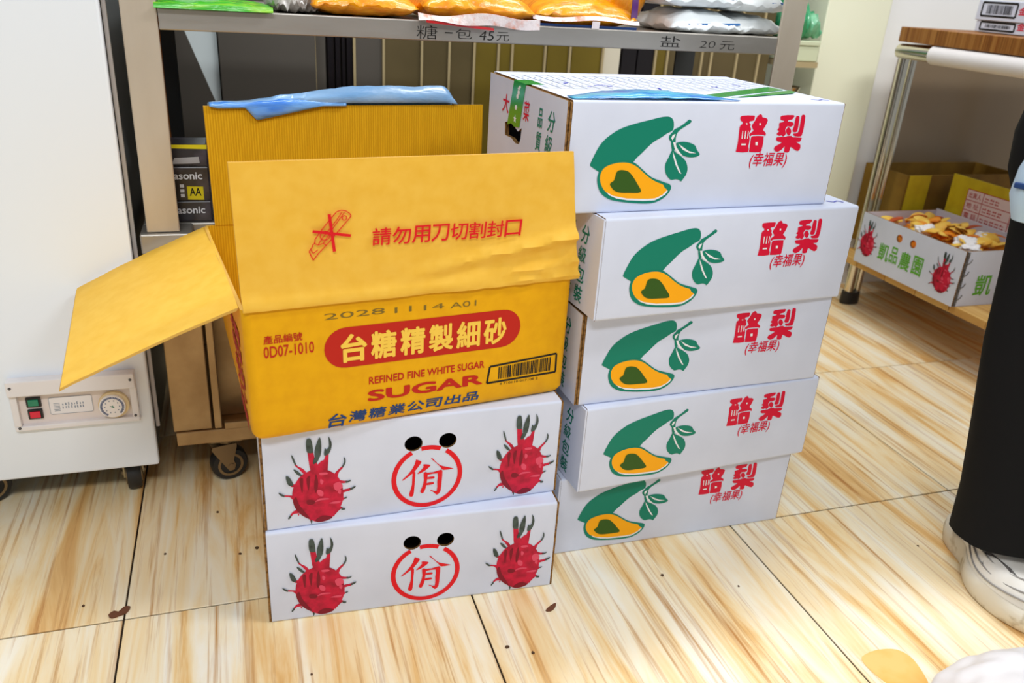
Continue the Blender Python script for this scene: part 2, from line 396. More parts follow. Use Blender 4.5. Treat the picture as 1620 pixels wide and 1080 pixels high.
AVO_SEED=[(0.0894,0.0634),(0.0938,0.0664),(0.1018,0.0663),(0.1102,0.0637),(0.1184,0.0563),(0.1273,0.0452),(0.1357,0.0318),(0.1145,0.0312),(0.0981,0.0321),(0.088,0.0361),(0.0806,0.0442),(0.0817,0.0478),(0.0862,0.0506),(0.0879,0.0563)]
AVO_STEM=[(0.2047,0.1419),(0.209,0.1381),(0.1997,0.1318),(0.1907,0.1261),(0.1864,0.1205),(0.1854,0.1134),(0.186,0.1075),(0.1866,0.1006),(0.1852,0.0942),(0.1817,0.0952),(0.179,0.1035),(0.178,0.1078),(0.1733,0.1135),(0.1738,0.1184),(0.178,0.1231),(0.1807,0.1269),(0.1883,0.1306),(0.1966,0.1357)]
AVO_STEMGAP=[(0.1821,0.1202),(0.1835,0.1198),(0.1818,0.1149),(0.1797,0.1106),(0.177,0.1142),(0.1785,0.118)]
AVO_STEMGAP2=[(0.1813,0.1078),(0.1855,0.1075),(0.1883,0.1006),(0.1945,0.0934),(0.2013,0.0875),(0.1988,0.0875),(0.1905,0.092),(0.1849,0.0992)]
AVO_LEAF=[(0.1816,0.0956),(0.1775,0.0849),(0.1733,0.0749),(0.1738,0.0661),(0.1777,0.0573),(0.1865,0.0497),(0.1948,0.0503),(0.2009,0.0494),(0.2056,0.0466),(0.2092,0.0507),(0.2138,0.0587),(0.2139,0.0683),(0.2087,0.0787),(0.1991,0.0861),(0.1898,0.0912),(0.1851,0.0949)]
AVO_VEIN=[(0.1831,0.0935),(0.1884,0.0848),(0.1945,0.0731),(0.2013,0.0627),(0.204,0.0585),(0.1999,0.0605),(0.1911,0.0731),(0.1855,0.0848)]
AVO_LEAF2=[(0.1876,0.1066),(0.1987,0.1084),(0.2107,0.1069),(0.2216,0.1025),(0.2261,0.0959),(0.2326,0.0886),(0.2264,0.085),(0.2145,0.0844),(0.2022,0.0875),(0.1926,0.0948),(0.1877,0.102)]
AVO_VEIN2=[(0.1908,0.1056),(0.201,0.0998),(0.2112,0.0942),(0.2254,0.0904),(0.2134,0.0908),(0.2008,0.0959)]
YI=[[(0.2398,0.1),(0.2428,0.0988),(0.2489,0.0949),(0.245,0.0877),(0.2377,0.0778),(0.2284,0.0698),(0.2188,0.0633),(0.2177,0.0648),(0.2257,0.0725),(0.2336,0.0831),(0.2382,0.0933)],[(0.2344,0.0751),(0.2391,0.076),(0.2383,0.0588),(0.2375,0.043),(0.2363,0.032),(0.2326,0.0293),(0.2291,0.0328),(0.2307,0.0409),(0.2337,0.0532)],[(0.2517,0.089),(0.2578,0.0886),(0.264,0.0857),(0.258,0.0795),(0.2513,0.075),(0.2439,0.0725),(0.2429,0.0739),(0.2485,0.0793),(0.2525,0.0847)],[(0.2644,0.0989),(0.2678,0.0981),(0.2727,0.0915),(0.2798,0.0843),(0.2867,0.0809),(0.3022,0.075),(0.3001,0.0742),(0.2856,0.074),(0.2813,0.0793),(0.2742,0.0882)],[(0.2527,0.0732),(0.2595,0.0722),(0.2585,0.0557),(0.2567,0.0432),(0.2534,0.0349),(0.2507,0.0337),(0.2476,0.0374),(0.2511,0.0473),(0.2536,0.0597)],[(0.2588,0.0723),(0.2691,0.0724),(0.28,0.0748),(0.2842,0.0723),(0.2834,0.052),(0.2818,0.0329),(0.2757,0.027),(0.27,0.0331),(0.2641,0.0373),(0.2671,0.0371),(0.2755,0.0347),(0.2758,0.0531),(0.276,0.069),(0.2596,0.0683)],[(0.2597,0.0635),(0.2693,0.064),(0.2714,0.0618),(0.2694,0.0597),(0.2595,0.06)],[(0.2586,0.0525),(0.2682,0.053),(0.2707,0.051),(0.2689,0.049),(0.2581,0.0486)]]
DF_BODY=[(0.0702,0.1023),(0.0765,0.1056),(0.0853,0.1033),(0.0942,0.1031),(0.103,0.0986),(0.1118,0.0908),(0.1179,0.0801),(0.1221,0.0641),(0.1227,0.0462),(0.1186,0.0312),(0.1119,0.0188),(0.1024,0.0102),(0.0912,0.0053),(0.0802,0.0061),(0.0695,0.0124),(0.059,0.021),(0.0496,0.0337),(0.045,0.0499),(0.0446,0.0675),(0.0491,0.0819),(0.0567,0.0936),(0.064,0.1)]
DF_NECK=[(0.0699,0.1392),(0.0723,0.1105),(0.0745,0.0995),(0.0994,0.0959),(0.1022,0.1306),(0.0977,0.1302),(0.0947,0.12),(0.0903,0.1186),(0.0848,0.113),(0.0807,0.1241),(0.0786,0.138)]
DF_TIPS=[[(0.0688,0.157),(0.0707,0.1612),(0.0759,0.1602),(0.0781,0.1496),(0.0785,0.1366),(0.0759,0.1353),(0.0698,0.1372),(0.0684,0.1467)],[(0.089,0.1616),(0.0913,0.1499),(0.0901,0.1312),(0.0851,0.1235),(0.0806,0.1304),(0.0823,0.1448)],[(0.1022,0.1613),(0.1055,0.1553),(0.107,0.1457),(0.1044,0.1345),(0.1007,0.1294),(0.095,0.1285),(0.0963,0.1409),(0.0989,0.1389),(0.1025,0.1432),(0.1028,0.1525)],[(0.0827,0.1302),(0.0879,0.1284),(0.085,0.1193),(0.0786,0.1149),(0.0779,0.1203)],[(0.046,0.1352),(0.0483,0.1328),(0.0525,0.1186),(0.0507,0.1174),(0.0473,0.1267)],[(0.1248,0.1212),(0.1273,0.1176),(0.1271,0.1101),(0.1233,0.1032),(0.1216,0.1045),(0.125,0.1126)],[(0.1349,0.078),(0.1341,0.0755),(0.1278,0.0733),(0.1264,0.0762),(0.1316,0.0769)],[(0.1424,0.0654),(0.1409,0.0623),(0.1345,0.0588),(0.1331,0.0613),(0.1387,0.0648)],[(0.1286,0.0469),(0.1276,0.0448),(0.1239,0.0438),(0.1254,0.0469)],[(0.125,0.0261),(0.124,0.0229),(0.119,0.0239),(0.1195,0.027)],[(0.0363,0.0992),(0.0411,0.097),(0.0458,0.0867),(0.0459,0.0802),(0.0395,0.0823),(0.0369,0.0902)],[(0.0483,0.1097),(0.0537,0.1068),(0.0607,0.0969),(0.0551,0.0981),(0.0498,0.1049)],[(0.0237,0.0703),(0.0258,0.07),(0.0325,0.0646),(0.0315,0.0619),(0.0264,0.0654)],[(0.036,0.0209),(0.0374,0.0191),(0.0411,0.0236),(0.0399,0.0265)],[(0.0704,0.0123),(0.073,0.0096),(0.071,0.0043)]]
DF_SPIKES=[[(0.0509,0.121),(0.0549,0.1141),(0.0617,0.1089),(0.0667,0.1017),(0.063,0.0991),(0.0572,0.1074),(0.0506,0.1157)],[(0.1264,0.1102),(0.1229,0.1011),(0.117,0.0944),(0.1145,0.0871),(0.1101,0.0921),(0.1156,0.0989),(0.1216,0.1045)],[(0.1297,0.0761),(0.126,0.0727),(0.1169,0.0737),(0.1096,0.0726),(0.1061,0.0775),(0.1152,0.0801),(0.1242,0.077)],[(0.1368,0.0629),(0.1349,0.0581),(0.1275,0.0562),(0.1219,0.0553),(0.123,0.0606),(0.1313,0.0616)],[(0.1254,0.0451),(0.1225,0.0407),(0.1208,0.0443)],[(0.1213,0.0267),(0.1175,0.0242),(0.11,0.018),(0.1102,0.0258),(0.1167,0.0293)],[(0.0404,0.0832),(0.0474,0.0822),(0.0543,0.0789),(0.0471,0.0768),(0.0428,0.0786)],[(0.0307,0.0642),(0.0386,0.063),(0.0455,0.0608),(0.0443,0.0544),(0.0402,0.0595),(0.0315,0.0615)],[(0.0394,0.0254),(0.0451,0.0323),(0.0523,0.0333),(0.053,0.0276),(0.0449,0.0268),(0.0407,0.0223)],[(0.0686,0.0137),(0.0732,0.0129),(0.0715,0.0071)],[(0.0511,0.0257),(0.0538,0.0264),(0.0522,0.0222)],[(0.1062,0.0152),(0.1085,0.016),(0.1072,0.0116)]]
DF_DARK=[[(0.0664,0.0498),(0.0745,0.0491),(0.0797,0.0443),(0.0741,0.0403),(0.0661,0.0425)],[(0.0785,0.0109),(0.0897,0.0169),(0.1006,0.0139),(0.1042,0.0099),(0.0912,0.0053),(0.0802,0.0061)],[(0.045,0.0499),(0.0498,0.0579),(0.0537,0.0441),(0.0628,0.0271),(0.0695,0.0136),(0.059,0.021),(0.0496,0.0337)],[(0.0815,0.0964),(0.0845,0.0786),(0.0803,0.0618),(0.0781,0.0753)],[(0.0565,0.0894),(0.0618,0.0907),(0.0599,0.0651),(0.0576,0.0741)],[(0.0671,0.0899),(0.0725,0.0934),(0.0698,0.0679),(0.0675,0.0769)]]
DF_LIGHT=[[(0.0823,0.0659),(0.0877,0.0662),(0.092,0.06),(0.09,0.0537),(0.0837,0.0569)],[(0.0869,0.0977),(0.0976,0.0972),(0.0993,0.0937),(0.0885,0.0932)],[(0.1077,0.0729),(0.1169,0.077),(0.1222,0.0685),(0.1184,0.0625),(0.1111,0.0614)],[(0.0779,0.0446),(0.0853,0.05),(0.098,0.0491),(0.0997,0.0466),(0.087,0.0464)],[(0.0995,0.0388),(0.1106,0.0415),(0.1188,0.0402),(0.1141,0.0364)],[(0.0883,0.0867),(0.0927,0.0817),(0.0898,0.0757),(0.0872,0.0804)],[(0.1147,0.0608),(0.1193,0.0612),(0.1182,0.0536),(0.1146,0.0564)]]
KNIFE_OUT=[(0.0911,0.0839),(0.0958,0.0913),(0.0958,0.0934),(0.0985,0.0953),(0.099,0.1013),(0.109,0.1159),(0.1214,0.1318),(0.1275,0.139),(0.1338,0.1407),(0.1401,0.139),(0.1448,0.1354),(0.1469,0.1323),(0.145,0.129),(0.1294,0.1101),(0.1185,0.0963),(0.1036,0.0802),(0.0965,0.0707)]
KNIFE_L1=[(0.1028,0.0924),(0.1075,0.1006),(0.1277,0.1272),(0.1346,0.1385)]
KNIFE_L2=[(0.1099,0.0944),(0.1246,0.1181),(0.1377,0.1375)]
KNIFE_L3=[(0.0985,0.0953),(0.1028,0.0924),(0.1099,0.0944),(0.1138,0.0915)]
KNIFE_L4=[(0.0927,0.0872),(0.0966,0.0808),(0.1028,0.0855)]
KNIFE_C=[(0.1379,0.1295),(0.1122,0.1054)]
KNIFE_X=[(0.1175,0.1363),(0.125,0.081),(0.0955,0.113),(0.1471,0.1032)]
LAO=[[(0.299,0.1479),(0.3218,0.1483),(0.3237,0.1463),(0.3237,0.1423),(0.3223,0.1403),(0.3162,0.1395),(0.3156,0.1368),(0.3185,0.1346),(0.3185,0.1308),(0.321,0.1268),(0.3184,0.1218),(0.3184,0.1178),(0.3207,0.1138),(0.3216,0.1067),(0.3213,0.1006),(0.3224,0.0914),(0.3009,0.0916),(0.2992,0.0941),(0.3,0.1048),(0.2994,0.1169),(0.2985,0.1299),(0.3001,0.1338),(0.3028,0.1353),(0.3024,0.1383),(0.2988,0.1403),(0.2973,0.1432)],[(0.3282,0.1468),(0.333,0.1503),(0.337,0.1488),(0.3382,0.1458),(0.344,0.1449),(0.3491,0.1424),(0.3492,0.1379),(0.3465,0.1308),(0.3439,0.1258),(0.3498,0.1217),(0.3507,0.1177),(0.3492,0.1162),(0.3468,0.1182),(0.3259,0.1183),(0.322,0.1163),(0.319,0.1188),(0.3214,0.1218),(0.3257,0.1248),(0.323,0.1288),(0.3209,0.1328),(0.3231,0.1368),(0.3258,0.1413)],[(0.3263,0.1163),(0.3461,0.1162),(0.3476,0.1136),(0.3487,0.1044),(0.348,0.0962),(0.346,0.0911),(0.3255,0.0913),(0.3242,0.0944),(0.3239,0.1046),(0.3234,0.1127)]]
LI=[[(0.3754,0.1485),(0.3978,0.1493),(0.3992,0.146),(0.3963,0.1425),(0.3902,0.1415),(0.3888,0.1394),(0.3973,0.1384),(0.4009,0.1364),(0.401,0.1334),(0.396,0.1308),(0.39,0.1318),(0.3868,0.1267),(0.3895,0.1206),(0.3878,0.117),(0.385,0.1155),(0.3814,0.1176),(0.3785,0.1165),(0.3731,0.1181),(0.3719,0.1207),(0.3755,0.1237),(0.3719,0.1257),(0.3721,0.1278),(0.374,0.1293),(0.3727,0.1359),(0.3742,0.1374),(0.3808,0.1387),(0.381,0.1404),(0.3752,0.1414),(0.3734,0.1444)],[(0.3923,0.1303),(0.3967,0.1277),(0.3993,0.1236),(0.3987,0.1195),(0.3961,0.117),(0.3917,0.1196),(0.3886,0.1247),(0.3896,0.1283)],[(0.4034,0.1471),(0.4069,0.1481),(0.41,0.1461),(0.4112,0.1359),(0.4113,0.1277),(0.4101,0.1226),(0.4037,0.1226),(0.4013,0.1257),(0.4027,0.1318),(0.4026,0.14)],[(0.4138,0.1486),(0.4173,0.15),(0.421,0.1482),(0.4221,0.141),(0.4229,0.1277),(0.422,0.1184),(0.4195,0.1155),(0.4079,0.1159),(0.4042,0.119),(0.4051,0.1203),(0.4117,0.121),(0.4142,0.1267),(0.4139,0.138)],[(0.3733,0.1143),(0.389,0.1148),(0.3925,0.116),(0.4013,0.1164),(0.4042,0.1142),(0.4213,0.1135),(0.4225,0.1112),(0.4203,0.107),(0.4126,0.1069),(0.4214,0.1028),(0.4235,0.0997),(0.4235,0.0945),(0.4196,0.0919),(0.4132,0.094),(0.4044,0.0986),(0.4032,0.0957),(0.4025,0.0905),(0.3969,0.0897),(0.3926,0.0916),(0.392,0.0998),(0.3874,0.0948),(0.3806,0.0912),(0.3746,0.0923),(0.3716,0.096),(0.373,0.0996),(0.3803,0.1032),(0.3846,0.1065),(0.3767,0.1078),(0.373,0.1104)]]
TITLE_GAPS=[[(0.3086,0.1366),(0.3112,0.1368),(0.3119,0.1348),(0.3095,0.1344)],[(0.3045,0.1247),(0.3062,0.1247),(0.3071,0.1123),(0.3054,0.1123)],[(0.3101,0.1247),(0.3118,0.1246),(0.3125,0.112),(0.3108,0.112)],[(0.315,0.1246),(0.3164,0.1246),(0.3172,0.1128),(0.3158,0.1128)],[(0.3067,0.1047),(0.3153,0.1047),(0.3153,0.1021),(0.3068,0.1022)],[(0.3341,0.1366),(0.3371,0.1366),(0.3375,0.1336),(0.3349,0.1332)],[(0.333,0.1071),(0.3374,0.1071),(0.3383,0.102),(0.3338,0.102)]]
# ------------------------------------------------------------------ the setting
def make_floor():
    g = G(); g.box((-3.0, -1.3, -0.06), (4.6, 3.4, -0.0035)); fl = g.build('floor', 'grout'); tag(fl, 'wood-look tiled shop floor', None, kind='structure')
    px, py = 0.5695, 0.592
    t = G(); t.box((0.0016, 0.0016, -0.0034), (px - 0.0016, py - 0.0016, 0.0))
    first = None
    for i in range(-4, 8):
        for j in range(-4, 4):
            if first is None:
                o = first = t.build('tile', 'floor_tile', fl); b = o.modifiers.new('bevel', 'BEVEL'); b.width = 0.0008; b.segments = 1
            else:
                o = first.copy(); COL.objects.link(o)
            o.location = (-0.2335 + i * px, 1.172 + j * py, 0)
make_floor()

def make_walls():
    g = G(); g.box((-2.4, 2.40, 0), (1.62, 2.46, 2.5)); wb = g.build('wall_back', 'wall_dark'); tag(wb, 'dark slatted wall behind the steel rack', None, kind='structure')
    edges = [(-0.02, .205, 'board_grey'), (.212, .238, 'board_grey'), (.244, .259, 'slat_black'), (.265, .276, 'slat_black'), (.282, .289, 'slat_black'), (.295, .310, 'slat_black'), (.316, .389, 'board_grey'),
             (.397, .495, 'slat_brown'), (.505, .573, 'slat_brown'), (.583, .645, 'slat_brown'), (.655, .716, 'slat_olive'), (.726, .757, 'slat_olive'), (.767, .857, 'slat_olive'),
             (.870, .934, 'slat_olive'), (.946, 1.038, 'slat_olive'), (1.047, 1.10, 'slat_white'), (1.108, 1.154, 'slat_black'), (1.159, 1.211, 'slat_black'), (1.222, 1.251, 'slat_olive'),
             (1.261, 1.369, 'slat_brown'), (1.379, 1.402, 'slat_brown'), (1.412, 1.492, 'slat_brown'), (1.500, 1.571, 'slat_brown'), (1.579, 1.615, 'slat_brown')]
    for i, (a, b, m) in enumerate(edges):
        G().box((a, 2.362, 0.0), (b, 2.402, 2.4)).build('wall_panel', m, wb)
        if i and m != 'slat_black':
            G().box((edges[i - 1][1] + 0.001, 2.355, 0.0), (edges[i - 1][1] + 0.0075, 2.40, 2.4)).build('seam_strip', 'slat_trim', wb)
    tag(G().box((1.62, 2.80, 0), (1.84, 2.86, 2.5)).build('wall_recess', 'wall_dark'), 'dark recess wall beside the cream column', None, kind='structure')
    tag(G().box((1.827, 2.40, 0), (2.075, 2.80, 2.6)).build('wall_column', 'wall_cream', bevel=0.004), 'pale cream column right of the rack', None, kind='structure')
    wr = G().box((2.075, 2.44, 0), (4.6, 2.52, 2.6)).build('wall_right', 'wall_white'); tag(wr, 'white wall behind the table', None, kind='structure')
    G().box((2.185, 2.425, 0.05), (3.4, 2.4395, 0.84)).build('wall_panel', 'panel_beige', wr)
make_walls()

# ------------------------------------------------------------------ white freezer at the left
def caster(parent, x, y, top, r, w, mat_fork, swivel=0.0, name='caster'):
    """fork with two cheeks, swivel plate and a wheel, standing on z = 0"""
    e = G(); ca, sa = math.cos(swivel), math.sin(swivel)
    def q(a, b, c): return (x + a * ca - b * sa, y + a * sa + b * ca, c)
    e.box((-0.03 + x, -0.03 + y, top - 0.004), (0.03 + x, 0.03 + y, top))
    e.disc((x, y, top - 0.016), 0.018, (0, 0, 1), 0.012, 14)
    for s in (-1, 1):
        o = s * (w / 2 + 0.003)
        prof = [(-0.034, top - 0.016), (0.014, top - 0.016), (0.014, top - 0.024), (0.006, r * 1.35), (0.009, r * 0.95), (0.006, r * 0.72), (-0.004, r * 0.68), (-0.010, r * 0.95), (-0.030, top - 0.034), (-0.036, top - 0.022)]
        fr = lambda u, v, ww: q(u, o + ww * s, v)
        e.prism(prof, fr, 0, 0.003)
    f = e.build(name, mat_fork, parent)
    g = G(); sg = 26; rings = []
    for k, (rr, ww) in enumerate(((r * 0.74, -w / 2), (r * 0.93, -w / 2), (r, -w * 0.3), (r, w * 0.3), (r * 0.93, w / 2), (r * 0.74, w / 2))):
        rings.append([q(rr * math.cos(2 * math.pi * t / sg), ww, r + rr * math.sin(2 * math.pi * t / sg)) for t in range(sg)])
    g.loft(rings); wh = g.build('wheel', 'rubber', f, smooth=True)
    h = G()
    for s in (-1, 1):
        c = q(0, s * w / 2, r); d = Vector(q(0, s, 0)) - Vector(q(0, 0, 0))
        h.disc(c, r * 0.70, d, 0.002, 20, 0, hole=r * 0.56); h.disc(c, r * 0.26, d, 0.004, 14)
        h.disc(Vector(c) + d * 0.003, r * 0.16, d, 0.006, 8)
    h.build('hub', 'caster_metal', f)
    return f

def make_freezer():
    t = thing('display_freezer', 'tall white freezer on casters with a control panel near its foot', 'freezer', (-0.192, 1.507, 0))
    G().box((-0.70, 0.034, 0.10), (-0.004, 0.62, 1.75)).build('body', 'fridge_side', t, bevel=0.003)
    G().box((-0.72, 0.0, 0.083), (0.0, 0.018, 1.72)).build('front_panel', 'fridge_white', t, bevel=0.004)
    G().box((-0.71, 0.018, 0.10), (-0.003, 0.0335, 1.71)).build('gasket', 'gasket', t)
    G().box((-0.0035, 0.05, 0.14), (0.004, 0.058, 1.70)).build('side_trim', 'panel_white', t, bevel=0.002)
    caster(t, -0.058, 0.065, 0.10, 0.036, 0.026, 'chrome', 1.72)
    caster(t, -0.315, 0.07, 0.10, 0.036, 0.03, 'chrome', 0.5)
    # control panel
    x0, z0, w, h = -0.230, 0.190, 0.209, 0.105
    p = G()
    p.box((x0, -0.012, z0), (x0 + w, 0.0, z0 + 0.010)); p.box((x0, -0.022, z0 + h - 0.030), (x0 + w, 0.0, z0 + h))
    p.box((x0, -0.013, z0 + 0.010), (x0 + 0.012, 0.0, z0 + h - 0.030)); p.box((x0 + w - 0.012, -0.013, z0 + 0.010), (x0 + w, 0.0, z0 + h - 0.030))
    cp = p.build('control_panel', 'panel_white', t, bevel=0.002)
    G().box((x0 + 0.012, -0.003, z0 + 0.010), (x0 + w - 0.012, 0.0, z0 + h - 0.030)).build('recess_plate', 'panel_cream', cp)
    for v, m in ((0.055, 'switch_green'), (0.031, 'switch_red')):
        s = G(); s.box((x0 + 0.024, -0.008, z0 + v - 0.0095), (x0 + 0.048, -0.003, z0 + v + 0.0095), 0)
        s.box((x0 + 0.0275, -0.0105, z0 + v - 0.0065), (x0 + 0.0445, -0.008, z0 + v + 0.0065), 1)
        s.build('rocker_switch', ['black_plastic', m], cp, bevel=0.001)
    pl = G(); pl.prism(rrect(x0 + 0.060, z0 + 0.026, x0 + 0.131, z0 + 0.060, 0.003), front_frame(-0.003), 0, 0.001)
    o = rrect(x0 + 0.060, z0 + 0.026, x0 + 0.131, z0 + 0.060, 0.003); 
    for i in range(len(o)): pl.face([front_frame(-0.0042)(*q, 0) for q in stroke([o[i], o[(i + 1) % len(o)]], 0.0008)], 1)
    for k in range(6): pl.face([front_frame(-0.0042)(*q, 0) for q in ((x0 + 0.067, z0 + 0.032 + k * 0.003), (x0 + 0.077, z0 + 0.032 + k * 0.003), (x0 + 0.077, z0 + 0.0332 + k * 0.003), (x0 + 0.067, z0 + 0.0332 + k * 0.003))], 1)
    random.seed(3)
    for k in range(16):
        u = x0 + 0.081 + (k % 8) * 0.0048 + random.uniform(-0.0006, 0.0006); v = z0 + (0.036 if k < 8 else 0.043)
        hh = random.uniform(0.003, 0.006); pl.face([front_frame(-0.0042)(*q, 0) for q in ((u, v), (u + random.uniform(0.001, 0.003), v), (u + 0.002, v + hh), (u, v + hh))], 1)
    pl.build('label_plate', ['panel_white', 'print_grey'], cp)
    d = G(); cx, cz = x0 + 0.167, z0 + 0.038
    d.disc((cx, -0.003, cz), 0.0265, (0, -1, 0), 0.008, 30, 0); d.disc((cx - 0.002, -0.011, cz), 0.0225, (0, -1, 0), 0.006, 30, 1)
    for k in range(48):
        a = 2 * math.pi * k / 48; r0, r1 = 0.0165, 0.0205
        c_, s_ = math.cos(a), math.sin(a); wv = 0.0008
        q = [(cx - 0.002 + c_ * r - s_ * e, cz + s_ * r + c_ * e) for r, e in ((r0, -wv), (r1, -wv), (r1, wv), (r0, wv))]
        if not (4.2 < a < 5.4): d.face([(u, -0.0174, v) for u, v in q], 2)
    for k in range(10):
        a = 2 * math.pi * k / 10; d.face([(cx - 0.002 + 0.0125 * math.cos(a) + e, -0.0174, cz + 0.0125 * math.sin(a) + f) for e, f in ((-.001, -.0012), (.001, -.0012), (.001, .0012), (-.001, .0012))], 4)
    d.face([(cx - 0.002 + u, -0.0174, cz + v) for u, v in ((-.004, .002), (-.001, -.001), (.004, -.003), (.003, -.001), (.001, .003), (.0, .001))], 3)
    d.build('thermostat_dial', ['dial_cream', 'dial_white', 'print_navy', 'switch_green', 'print_grey'], cp)
    for u, v, yy in ((0.007, h - 0.012, -0.022), (w - 0.007, h - 0.012, -0.022), (0.008, 0.007, -0.012), (w - 0.007, 0.014, -0.013)):
        G().disc((x0 + u, yy, z0 + v), 0.0026, (0, -1, 0), 0.001, 10).build('screw', 'shoe_grey', cp)
make_freezer()

# ------------------------------------------------------------------ stainless steel rack
def make_rack():
    t = thing('steel_rack', 'stainless steel shelf rack on casters holding sugar and salt bags', 'rack', (-0.166, 1.533, 0))
    Wd, Dp = 1.281, 0.46
    for x, y in ((0.0, 0.0), (Wd - 0.052, 0.0), (0.0, Dp - 0.04), (Wd - 0.052, Dp - 0.04)):
        g = G(); s = 1 if x == 0 else -1
        g.box((x, y, 0.546), (x + 0.055, y + 0.006, 1.42)); g.box((x if s > 0 else x + 0.049, y + 0.006, 0.546), (x + 0.006 if s > 0 else x + 0.055, y + 0.045, 1.42))
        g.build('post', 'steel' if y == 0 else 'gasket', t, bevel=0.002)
        g = G(); g.box((x + 0.004, y + 0.004, 0.135), (x + 0.076, y + 0.012, 0.507)); g.box((x + 0.081, y + 0.002, 0.135), (x + 0.095, y + 0.016, 0.507))
        if x == 0: g.build('lower_post', 'steel_worn', t, bevel=0.002)
    g = G(); g.box((0.056, 0.0, 0.886), (Wd - 0.053, 0.012, 0.920)); fr = g.build('front_rail', 'steel_rail', t, bevel=0.002)
    h = G(); F = front_frame(0.0)
    X = 0.166
    h.text('糖', F, (.315 + X, .889, .352 + X, .912), 0, 0.0006, -0.008); h.text('一', F, (.366 + X, .900, .380 + X, .902), 0, 0.0006, -0.008); h.text('包', F, (.386 + X, .892, .416 + X, .909), 0, 0.0006, -0.012)
    h.text('45', F, (.430 + X, .891, .458 + X, .907), 0, 0.0006, -0.008, 0.1); h.text('元', F, (.463 + X, .891, .487 + X, .906), 0, 0.0006, -0.01)
    h.build('handwriting', 'print_black', fr)['label'] = 'handwritten black sugar price'; h = G()
    h.text('盐', F, (.797 + X, .893, .840 + X, .913), 0, 0.0006, -0.01); h.text('20', F, (.884 + X, .894, .919 + X, .907), 0, 0.0006, -0.02, 0.1); h.text('元', F, (.930 + X, .892, .963 + X, .908), 0, 0.0006, -0.012)
    h.build('handwriting', 'print_black', fr)['label'] = 'handwritten black salt price'
    G().box((0.008, 0.0125, 0.908), (Wd - 0.009, Dp - 0.002, 0.918)).build('upper_shelf', 'steel_rail', t)
    G().box((0.056, Dp - 0.012, 0.886), (Wd - 0.053, Dp - 0.0025, 0.9075)).build('rear_rail', 'steel_rail', t)
    g = G(); g.box((-0.012, -0.008, 0.508), (0.075, 0.06, 0.545)); g.box((-0.012, 0.0601, 0.508), (Wd + 0.004, Dp, 0.545)); g.build('middle_shelf', 'steel_rail', t, bevel=0.003)
    G().box((0.090, 0.058, 0.135), (Wd, 0.062, 0.507)).build('cabinet_panel', 'steel_worn', t)
    g = G(); g.box((0.008, 0.0, 0.104), (Wd, 0.02, 0.134)); g.box((0.100, -0.004, 0.1345), (Wd - 0.01, 0.009, 0.15)); g.build('bottom_rail', 'steel_worn', t, bevel=0.002)
    G().box((0.008, 0.021, 0.104), (Wd, Dp, 0.134)).build('base_plate', 'steel_worn', t)
    for x in (0.0, Wd - 0.058):
        G().box((x, 0.0, 1.421), (x + 0.058, Dp, 1.45)).build('top_rail', 'steel', t)
    for x, y, sw in ((0.10, 0.035, 0.25), (Wd - 0.1, 0.04, 0.6), (0.1, Dp - 0.06, 0.9), (Wd - 0.1, Dp - 0.06, 0.1)):
        caster(t, x, y, 0.104, 0.037, 0.03, 'caster_metal', sw)
make_rack()

def make_behind_rack():
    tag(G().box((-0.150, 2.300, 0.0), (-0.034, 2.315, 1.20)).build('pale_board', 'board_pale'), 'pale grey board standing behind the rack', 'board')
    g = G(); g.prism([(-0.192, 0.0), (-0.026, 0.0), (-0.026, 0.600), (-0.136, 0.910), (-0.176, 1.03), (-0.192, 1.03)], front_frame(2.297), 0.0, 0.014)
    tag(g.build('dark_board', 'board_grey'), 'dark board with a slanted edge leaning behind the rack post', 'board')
    tag(G().box((-0.031, 2.285, 0.0), (0.205, 2.31, 1.20)).build('grey_panel', 'board_grey', bevel=0.002), 'dark grey-brown panel standing behind the rack', 'board')
    g = G(); g.tube([(-0.128, 1.72, 0.5455), (-0.131, 1.72, 0.76), (-0.1305, 1.72, 0.9)], 0.008, 8); tag(g.build('wooden_stick', 'stick_orange'), 'orange-brown wooden stick upright behind the left rack post', 'stick')
make_behind_rack()

def battery_pack(z0, z1, x0, label, y=1.6, aa=False, top=False):
    t = thing('battery_carton', label, 'battery box', (x0, y, z0), 0, 'battery cartons on the rack')
    w, h = -0.056 - x0, z1 - z0
    G().box((0, 0, 0), (w, 0.07, h)).build('carton', 'battery_box', t, bevel=0.002)
    F = front_frame(0.0); p = G(); ms = ['print_white', 'battery_yellow', 'print_black', 'battery_silver']
    if top:
        p.face([F(u, v, 0.0006) for u, v in ((0, h * 0.86), (w, h * 0.80), (w, h), (0, h))], 1)
        p.face([F(u, v, 0.0006) for u, v in ((w * 0.35, h * 0.12), (w * 0.85, h * 0.16), (w * 0.84, h * 0.45), (w * 0.4, h * 0.4))], 3)
        p.text('Panasonic', F, (w * 0.1, h * 0.02, w * 0.8, h * 0.10), 2, 0.0008)
    else:
        p.text('Panasonic', F, (w - 0.088, h - 0.023, w - 0.012, h - 0.009), 0, 0.0006, 0.020)
        for k in range(3 if aa else 0):
            p.face([F(u, v, 0.0006) for u, v in ((w - 0.052, h * 0.12 + k * 0.009), (w - 0.045, h * 0.12 + k * 0.009), (w - 0.045, h * 0.12 + k * 0.009 + 0.006), (w - 0.052, h * 0.12 + k * 0.009 + 0.006))], 0)
    if aa:
        p.face([F(u, v, 0.0007) for u, v in ((w - 0.040, 0.003), (w - 0.012, 0.002), (w - 0.012, 0.027), (w - 0.040, 0.028))], 1)
        p.text('AA', F, (w - 0.036, 0.010, w - 0.016, 0.025), 2, 0.0009, 0.02)
    p.build('printing', ms, t)
battery_pack(0.5455, 0.584, -0.152, 'bottom black battery carton of the stack behind the left rack post')
